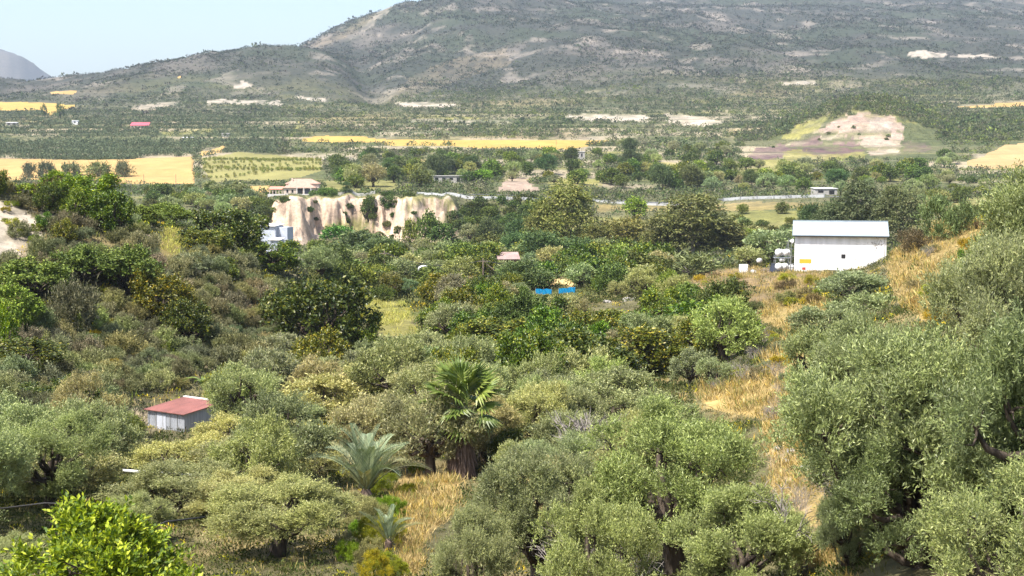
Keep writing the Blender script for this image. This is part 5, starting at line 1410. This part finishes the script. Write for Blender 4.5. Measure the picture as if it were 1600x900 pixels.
# cliff top rim and foot, cliff ledges
res.append(scatter([(415,300),(720,303),(720,312),(415,312)], [('bush', 3), ('leafy', 1)], 26, (.8, 1.7), .4, 405, 470, (.8, 1.1), dict(TN, bush=[(.6, .62, .5), (.5, .7, .5)])))
res.append(scatter([(470,330),(620,325),(660,350),(610,370),(560,350)], [('bush', 1)], 22, (.6, 1.7), .4, 385, 430, (.8, 1.1), dict(TN, bush=[(.6, .65, .5), (.5, .75, .45)])))
# terraces beyond the road
res.append(scatter([(500,300),(520,258),(640,240),(830,235),(930,235),(1130,235),(1150,260),(1300,262),(1480,250),(1480,300),(1290,300),(1100,300),(850,292),(640,292)], [('leafy', 5), ('olive', 2), ('carob', 2), ('pine', .6)], 175, (2.4, 4.8), .42, 440, 900, (.7, 1.05), dict(TN, leafy=[(.8, .95, .85), (.65, .85, .8), (1.0, 1.2, .85), (.6, .75, .75), (1.3, 1.45, .8)]), ytry=40))
res.append(scatter([(1060,330),(1290,325),(1300,345),(1230,380),(1130,380)], [('olive', 2), ('bush', 3), ('leafy', 1)], 24, (1.4, 2.8), .45, 225, 460, (.75, 1.0), TN))
res.append(scatter([(1290,290),(1500,270),(1540,300),(1480,330),(1420,330),(1300,320)], [('olive', 3), ('leafy', 2), ('bush', 2)], 34, (1.8, 3.4), .45, 240, 600, (.75, 1.0), TN))
res.append(scatter([(1180,250),(1230,215),(1300,182),(1400,180),(1450,240),(1300,252)], [('bush', 1)], 8, (1.0, 2.0), .5, 860, 1060, (.8, 1.0), dict(TN, bush=[(.8, .95, .7), (.65, .75, .6)]), avoid=False))
# mound, right bank and path edges
res.append(scatter([(1040,440),(1110,428),(1290,428),(1290,500),(1190,500),(1100,480),(1000,480)], [('sage', 4), ('yellow', 2)], 34, (.5, 1.3), .45, 120, 222, (.7, 1.1), dict(TN, sage=[(.8, .62, .5), (.7, .75, .55), (.9, .95, .7)])))
res.append(scatter([(1390,400),(1490,330),(1545,350),(1520,480),(1440,510),(1400,470)], [('sage', 3), ('yellow', 1)], 18, (.4, 1.0), .4, 60, 230, (.7, 1.1), dict(TN, sage=[(.95, .75, .55), (.8, .85, .6), (1.3, 1.0, .7)])))
res.append(scatter([(1090,600),(1190,540),(1240,480),(1250,640),(1260,760),(1330,860),(1200,880),(1180,680)], [('sage', 3), ('yellow', 2)], 26, (.3, .8), .4, 24, 130, (.7, 1.1), TN))
res.append(scatter([(520,900),(560,800),(620,740),(700,740),(690,800),(640,905)], [('yellow', 4), ('sage', 1)], 24, (.25, .65), .35, 26, 70, (.9, 1.4), dict(TN, yellow=[(.75, .95, .8), (.6, .85, .6), (1.05, .95, .8)])))
# orchard rows
orows = 0
def nth(k): return {1: 'first', 2: 'second', 3: 'third'}.get(k, f'{k}' + ('th' if 10 < k % 100 < 14 else {1: 'st', 2: 'nd', 3: 'rd'}.get(k % 10, 'th')))
rowk = 0
for Yk in np.arange(640, 800, 17):
    inrow = 0
    for px in np.arange(322, 505, 6.2):
        x = (px - 800) / F * Yk; z = float(ground(x, Yk)); a, b = project(x, Yk, z)
        if 246 < b < 281 and random.random() < .93 and orows < 240:
            o = put_plant('sage', x, Yk + random.uniform(-4, 4), random.uniform(.6, 1.25), random.uniform(1.3, 1.9), 'row', (.95 * random.uniform(.9, 1.2), 1.12, .42), 4, word='yellow green orchard tree')
            inrow += 1; rowk += inrow == 1; PLANTS[-1]['label'] = f'yellow green orchard tree, {nth(inrow)} from the left in the {nth(rowk)} row counted from the house'; PLANTS[-1]['kind'] = 'orchard'; o.name = 'orchard_tree'; o['category'] = 'tree'; o['group'] = 'orchard trees in rows'; orows += 1
print('scatter', res, orows, len(PLANTS))

# ------------------------------------------------------------------ labels for scattered plants: by the nearest landmark
LM = [(p['label'], p['px'], p['py'], p['Y']) for p in PLANTS[:HAND]]
BUILT = [('the red roofed shed', 289, 650), ('the fan palm', 721, 660), ('the feather palm', 570, 730), ('the white warehouse', 1312, 390), ('the white cabinet', 1162, 414), ('the tiled house', 463, 292), ('the pale cliff', 440, 345),
         ('the middle of the cliff', 570, 335), ('the right end of the cliff', 700, 340), ('the blue grey shack', 428, 368), ('the blue sheets', 868, 454), ('the pink roofed shack', 795, 410), ('the white canopy', 663, 422), ('the braced utility pole', 755, 425),
         ('the concrete ruin', 705, 273), ('the pink earth heap', 812, 288), ('the white road barrier', 745, 303), ('the quarry hill', 1340, 215), ('the purple quarry bank', 1230, 240), ('the low pale shed', 1291, 303), ('the eroded bank', 20, 370),
         ('the towering eucalyptus', 882, 330), ('the broad eucalyptus', 1083, 350), ('the massive dark carob', 500, 500), ('the vivid green carob', 150, 300), ('the carob on the ridge crest', 350, 350), ('the big central carob', 895, 555), ('the large grey olive dome', 960, 630),
         ('the bright carob thicket', 1080, 505), ('the brown mound', 1180, 450), ('the yellow meadow', 605, 490), ('the dead tree', 930, 700), ('the round green carob', 943, 435), ('the soft pine', 560, 390), ('the rusty tipped carob', 250, 470),
         ('the dark domed olive', 655, 560), ('the yellow grain strip', 700, 225), ('the big grain field', 220, 265), ('the orchard rows', 410, 262), ('the sandy court', 866, 441), ('the dry path bend', 1170, 620), ('the dry path', 1280, 760), ('the orange clearing', 660, 770),
         ('the bank grass', 1450, 400), ('the thin poplar', 640, 360), ('the bright green round tree', 755, 285), ('the columnar tree', 541, 295), ('the agave', 752, 555), ('the banana plant', 318, 605), ('the bright young tree', 160, 860),
         ('the dark trunked olive', 430, 830), ('the water pipe', 45, 718), ('the grey leafless bush', 1165, 590), ('the bright round tree', 993, 325), ('the gold right field', 1550, 245)]
ORD = ['', 'second ', 'third ', 'fourth ', 'fifth ', 'sixth ', 'seventh ', 'eighth ', 'ninth ', 'tenth ', 'eleventh ', 'twelfth ']
def tone_word(c, kind):
    r, g, b = c[:3]; v = (r + g + b) / 3
    if kind == 'sage':
        return 'brownish' if r > g * 1.06 else ('dark grey' if v < .8 else ('green' if g > b * 1.35 else ('pale grey' if v > 1.02 else 'grey-green')))
    if kind == 'yellow': return 'golden' if r >= g else 'yellow-green'
    if kind == 'olive': return 'dusky' if v < .93 else ('pale' if v > 1.06 else 'silvery')
    if kind == 'orchard': return ''
    return 'dark' if v < .92 else ('bright' if g > r * 1.15 and v > .95 else ('olive-toned' if v > 1.1 else 'green'))
NOUN = dict(bush='bush', olive='olive tree', carob='carob tree', leafy='leafy tree', euc='eucalyptus', pine='pine', sage='shrub', yellow='flowering bush', orchard='yellow green orchard tree', bright='tree', column='cypress')
cells = {}
for p in PLANTS:
    if p['label']: p['o']['label'] = p['label']; continue
    c = p['o'].color if p['o'].type == 'MESH' else p['o'].children[1].color
    lm = min(BUILT, key=lambda b: (b[1] - p['px'])**2 + 2.2 * (b[2] - p['py'])**2)
    dx, dy = p['px'] - lm[1], p['py'] - lm[2]
    if abs(dx) > 1.3 * abs(dy): side = 'left of' if dx < 0 else 'right of'
    else: side = 'above' if dy < 0 else 'below'
    w = (tone_word(c, p['kind']) + ' ' + NOUN[p['kind']]).strip()
    if p['kind'] in ('sage', 'leafy', 'carob', 'olive', 'bush'):
        w = ('small ' if p['r'] < {'bush': 1.6, 'sage': .95, 'leafy': 2.6, 'carob': 2.1, 'olive': 2.0}[p['kind']] else ('broad ' if p['r'] > {'bush': 2.6, 'sage': 1.3, 'leafy': 3.6, 'carob': 2.6, 'olive': 2.5}[p['kind']] else '')) + w
    cells.setdefault((w, side, lm[0]), []).append((dx * dx + dy * dy, p))
for (w, side, l), lst in cells.items():
    lst.sort(key=lambda q: q[0])
    for i, (_, p) in enumerate(lst):
        if len(lst) == 1: t = f'{w} {side} {l}'
        elif i < len(ORD) : t = f'{w}, the {ORD[i]}nearest one {side} {l}'
        else: t = f'{w} in the far part {side} {l}'
        p['o']['label'] = t

# ------------------------------------------------------------------ uncountable growth
def clump_mesh(name, pos, size, tint, k, L, W, up=.4, flat=.8, mat='clump', rng=RNG):
    """one mesh of many leaf clumps: pos (n,3), size (n,), colour (n,3)"""
    n = len(pos)
    d = unit(rng.normal(size=(n, k, 3))); d[..., 2] = np.abs(d[..., 2])
    r = rng.uniform(.35, 1, (n, k, 1)) ** .6
    P = pos[:, None] + d * r * size[:, None, None] * np.array([1, 1, flat])
    D = unit(d * .6 + rng.normal(size=(n, k, 3)) * .6 + np.array([0, 0, up]))
    N = unit(np.cross(D.reshape(-1, 3), rng.normal(size=(n * k, 3)))); N = np.where(N[:, 2:] < 0, -N, N)
    s = np.repeat(size, k)
    v, f = quads(P.reshape(-1, 3), D.reshape(-1, 3), N, L * s * rng.uniform(.7, 1.3, n * k), W * s * rng.uniform(.7, 1.3, n * k))
    col = np.repeat(tint, k * 4, 0)
    return link(name, np_mesh(name, v, f, [M[mat]], color=col))

def seeds(n, y0, y1, px0=-40, px1=1640, pw=1.0):
    ly = RNG.uniform(math.log(y0)**1, math.log(y1), n); y = np.exp(ly)
    px = RNG.uniform(px0, px1, n); x = (px - 800) / F * y
    return x, y
def near_ok(x, y, gold):
    return gold

# land-cover lookups on the grid
FIELDS = [o for o in bpy.data.objects if o.name.startswith(('grain_field', 'orchard_ground', 'sand_court'))]
BARE = np.zeros((NR, NC), bool)
for polys, y0, y1 in ([[(-60,247),(44,249),(122,251),(205,250),(231,245),(304,244),(305,288),(178,288),(130,278),(60,281),(-60,284)], 520, 900], [[(308,239),(347,228),(369,233),(345,239),(311,246)], 600, 1000],
                      [[(440,217),(469,216),(511,211),(555,213),(630,218),(694,218.5),(800,219),(957,220),(911,231),(878,235),(833,231),(744,233),(705,228),(611,228),(583,223),(544,224),(483,222)], 750, 1100],
                      [[(-60,159),(70,159),(95,162),(122,163),(118,168),(100,172),(80,181),(70,179),(60,173),(-60,174)], 1100, 1700], [[(75,143),(130,140),(118,148),(80,148)], 1200, 2000], [[(240,126),(290,116),(289,121),(250,127)], 1300, 2100],
                      [[(1498,257),(1536,243),(1561,229),(1600,221),(1680,216),(1680,262),(1533,264)], 550, 1100], [[(1487,167),(1583,159),(1660,157),(1660,165),(1536,171)], 900, 1800], [[(355,293),(425,290),(425,301),(362,301)], 430, 640],
                      [[(311,247),(369,237),(420,240),(505,248),(505,268),(470,279),(420,283),(330,285),(318,270)], 520, 900], [[(836,434),(898,434),(899,449.5),(834,450)], 150, 330]):
    BARE |= inpoly(PXV, PYV, polys) & (GY > y0) & (GY < y1)
GOLDM = np.zeros((NR, NC)); SCARP = np.zeros((NR, NC))
for col, w_, y0, y1, poly in PATCH:
    mk = inpoly(jx, jy, poly) & (GY > y0) & (GY < y1)
    if col is GOLD or col is YG or col == (.36,.25,.10) or col == (.21,.145,.08): GOLDM = np.maximum(GOLDM, mk * 1.0)
    if col is SOIL: GOLDM = np.maximum(GOLDM, mk * .6)
    if col in (PALE, PURPLE, PINK, (.38,.32,.275), (.29,.25,.19), (.25,.22,.16)): SCARP = np.maximum(SCARP, mk * w_)
def look(G, x, y):
    r = np.clip(np.interp(np.log(y), LY, np.arange(NR)).round().astype(int), 0, NR - 1)
    c = np.clip(np.interp(x / y * F + 800, PC, np.arange(NC)).round().astype(int), 0, NC - 1)
    return G[r, c]
def pick(cols, n): return np.array(cols)[RNG.integers(0, len(cols), n)]

# buildings and paths to keep clear
CLEAR = [(o.location.x, o.location.y, r) for nm, r in (('warehouse', 9.5), ('shed', 2.6), ('house', 9), ('shack', 5)) for o in bpy.data.objects if o.name.split('.')[0] == nm]
def clear(x, y):
    k = np.ones(len(x), bool)
    for a, b, r in CLEAR: k &= (x - a)**2 + (y - b - (4 if r > 5 else 0))**2 > r * r
    return k

# dry grass and meadow
x, y = seeds(90000, 22, 235)
g = look(GOLDM, x, y); keep = (RNG.random(len(x)) < np.where(g > .5, .95 * smooth(.36, .50, fbm(x / 2.2, y / 3.0, 515, 3)), .03)) & (look(SCARP, x, y) < .3) & clear(x, y); x, y, g = x[keep], y[keep], g[keep]
z = ground(x, y); n = len(x)
green = fbm(x / 9, y / 9, 501) > .56
c = np.where((green & (g < .5))[:, None], pick([(.20, .22, .05), (.26, .26, .06), (.15, .19, .04)], n), pick([(.44, .335, .135), (.38, .28, .10), (.50, .39, .18), (.30, .23, .10), (.42, .30, .075), (.24, .22, .07), (.17, .18, .05)], n))
mead = (y > 100) & (x / y * F + 800 < 700) & (g > .5); c[mead] = pick([(.40, .38, .08), (.34, .36, .08), (.46, .42, .12)], int(mead.sum()))
o = clump_mesh('dry_grass', np.stack([x, y, z - .02], 1), RNG.uniform(.18, .42, n) * np.clip(y / 60, .5, 1.5), c, 9, 1.1, .10, up=1.3, flat=.35, mat='grass')
tag(o, 'dry golden grass and green meadow tufts over the open ground', 'grass', kind='stuff')
# low undergrowth
x, y = seeds(60000, 24, 300)
g = look(GOLDM, x, y); keep = (RNG.random(len(x)) < np.where(g > .5, .03, .62)) & (look(SCARP, x, y) < .3) & clear(x, y) & ~look(BARE, x, y) ; x, y = x[keep], y[keep]; z = ground(x, y); n = len(x)
slope_l = (x / y * F + 800 < 470) & (y > 76)
c = pick([(.045, .065, .016), (.075, .09, .024), (.10, .108, .04), (.035, .052, .012), (.12, .12, .035)], n)
c[slope_l] = pick([(.075, .08, .05), (.055, .065, .032), (.09, .085, .06), (.08, .095, .035), (.045, .055, .028)], int(slope_l.sum()))
yl = RNG.random(n) < np.where(slope_l, .075, .04); c[yl] = pick([(.55, .42, .03), (.42, .40, .03)], int(yl.sum()))
o = clump_mesh('undergrowth', np.stack([x, y, z - .03], 1), np.where(hidden_np(x, y, z, .5 * np.clip(y / 75, .45, 2.2)), .5, 1) * RNG.uniform(.25, .6, n) * np.clip(y / 75, .45, 2.2), c, 22, .36, .13, up=.5, flat=.75)
tag(o, 'low weeds and herbs between the trees on the valley floor', 'undergrowth', kind='stuff')
# bushes of the terraces and valley beyond the first slopes
x, y = seeds(56000, 235, 1600)
xq, yq = seeds(9000, 900, 1120, 1150, 1600); xg, yg = seeds(4500, 760, 960, -40, 450); xq = np.r_[xq, xg]; yq = np.r_[yq, yg]; x = np.r_[x, xq]; y = np.r_[y, yq]
m = np.where(np.arange(len(x)) >= 56000, .53, fbm(x / 60, y / 60, 601)); cl = look(CLIFF, x, y)
keep = (RNG.random(len(x)) < .25 + .9 * smooth(.42, .6, m)) & ~look(BARE, x, y) & (look(SCARP, x, y) < .3) & (cl < .08) & clear(x, y) & (look(GOLDM, x, y) < .5)
x, y = x[keep], y[keep]; z = ground(x, y); n = len(x)
c = pick([(.075, .11, .04), (.10, .125, .06), (.065, .09, .035), (.13, .14, .07), (.14, .135, .085), (.13, .16, .04)], n) * RNG.uniform(.8, 1.2, (n, 1))
grove = (x / y * F + 800 < 440) & (y > 760); c[grove] = pick([(.105, .135, .07), (.09, .115, .06), (.13, .15, .08)], int(grove.sum()))
sz = RNG.uniform(.6, 2.3, n) * np.clip(y / 600, .6, 1.35); sz = np.where(hidden_np(x, y, z, sz), .35, sz); sz[grove] = RNG.uniform(1.5, 2.6, int(grove.sum()))
sz = np.where((y > 850) & (RNG.random(n) < .06), sz * 1.7, sz)
big = (sz > 1.6)
for sel, nm, lb, k, L, W in ((~big, 'scrub', 'low bushes on the terraces beyond the valley', 14, .55, .3), (big, 'distant_grove', 'distant groves and thickets on the terraces and lower slopes', 26, .42, .26)):
    o = clump_mesh(nm, np.stack([x, y, z + sz * .15], 1)[sel], sz[sel], c[sel], k, L, W, up=.2, flat=.95)
    tag(o, lb, 'vegetation', kind='stuff')
x = None
# garrigue on the hills
x, y = seeds(150000, 1050, 4300)
m = fbm(x / 150, y / 150, 611); m2 = fbm(x / 40, y / 60, 141 * 0 + 621)
keep = (RNG.random(len(x)) < .20 + 1.0 * smooth(.4, .62, m * .5 + m2 * .5)) & ~look(BARE, x, y) & (look(SCARP, x, y) < .35)
x, y = x[keep], y[keep]; z = ground(x, y); n = len(x)
c = pick([(.040, .054, .034), (.055, .068, .042), (.032, .045, .03), (.075, .078, .055), (.085, .078, .068)], n) * RNG.uniform(.8, 1.2, (n, 1))
wl = RNG.random(n) > smooth(1100, 2100, y); c[wl] = (pick([(.06, .085, .036), (.085, .105, .05), (.10, .115, .055), (.07, .08, .045)], n) * RNG.uniform(.8, 1.25, (n, 1)))[wl]
sz = RNG.uniform(.6, 2.1, n) ** 1.2 * np.clip(y / 1900, .75, 1.5) * np.where(RNG.random(n) < .035, 2.1, 1)
o = clump_mesh('hillside_scrub', np.stack([x, y, z + sz * .1], 1), sz, c, 9, .75, .5, up=.1, flat=.8)
tag(o, 'dark dotted scrub covering the mountain and the front hill', 'scrub', kind='stuff')
print('stuff ok')
# ------------------------------------------------------------------ air, light, camera
hz, nt, out = new_mat('haze_air')
pv = nd(nt, 'ShaderNodeVolumePrincipled'); pv.inputs['Color'].default_value = (.70, .83, 1.0, 1)
pv.inputs['Density'].default_value = HAZE; pv.inputs['Anisotropy'].default_value = .1
nt.links.new(pv.outputs[0], out.inputs['Volume'])
ztop = float(Z.max()) + 40
if HAZE > 0:
    hb = MB().box(-30000, 30000, -3500, 9800, float(Z.min()) - 30, ztop)
    tag(part('haze', hb, hz, None), 'thin pale blue air between the viewpoint and the mountain', 'haze', kind='stuff')

w = bpy.data.worlds.new('World'); SC.world = w; w.use_nodes = True
bg = w.node_tree.nodes['Background']
sky = w.node_tree.nodes.new('ShaderNodeTexSky'); sky.sky_type = 'NISHITA'; sky.sun_disc = False
SUN_EL, SUN_AZ = math.radians(59), math.atan2(-.72, -.69)      # compass direction of the sun: behind the camera, left
sky.sun_elevation = SUN_EL; sky.sun_rotation = SUN_AZ % (2 * math.pi)
sky.air_density = 1.0; sky.dust_density = 3.0; sky.ozone_density = 1.0; sky.altitude = 100
w.node_tree.links.new(sky.outputs[0], bg.inputs[0]); bg.inputs[1].default_value = SKY
sl = bpy.data.lights.new('sun', 'SUN'); sl.energy = SUN; sl.angle = math.radians(SUN_ANGLE); sl.color = (1, .955, .88)
so = link('sun', sl)
sd = Vector((math.cos(SUN_EL) * math.sin(SUN_AZ), math.cos(SUN_EL) * math.cos(SUN_AZ), math.sin(SUN_EL)))
so.rotation_euler = sd.to_track_quat('Z', 'Y').to_euler(); so.location = (0, -10, 60)

cam = bpy.data.cameras.new('camera'); co = link('camera', cam)
cam.sensor_width = 36; cam.lens = F / 1600 * 36; cam.clip_start = .1; cam.clip_end = 40000
co.location = (0, 0, CZ); co.rotation_euler = (math.pi / 2 - PITCH, 0, 0)
SC.camera = co
SC.view_settings.view_transform = 'Standard'; SC.view_settings.look = 'None'
SC.view_settings.exposure = EXPOSURE; SC.view_settings.gamma = 1; SC.view_settings.use_curve_mapping = False
SC.cycles.max_bounces = 5; SC.cycles.diffuse_bounces = 2; SC.cycles.glossy_bounces = 2; SC.cycles.transmission_bounces = 3
SC.cycles.volume_bounces = 0; SC.cycles.transparent_max_bounces = 8
SC.cycles.use_denoising = True
SC.cycles.use_adaptive_sampling = True; SC.cycles.adaptive_threshold = .015
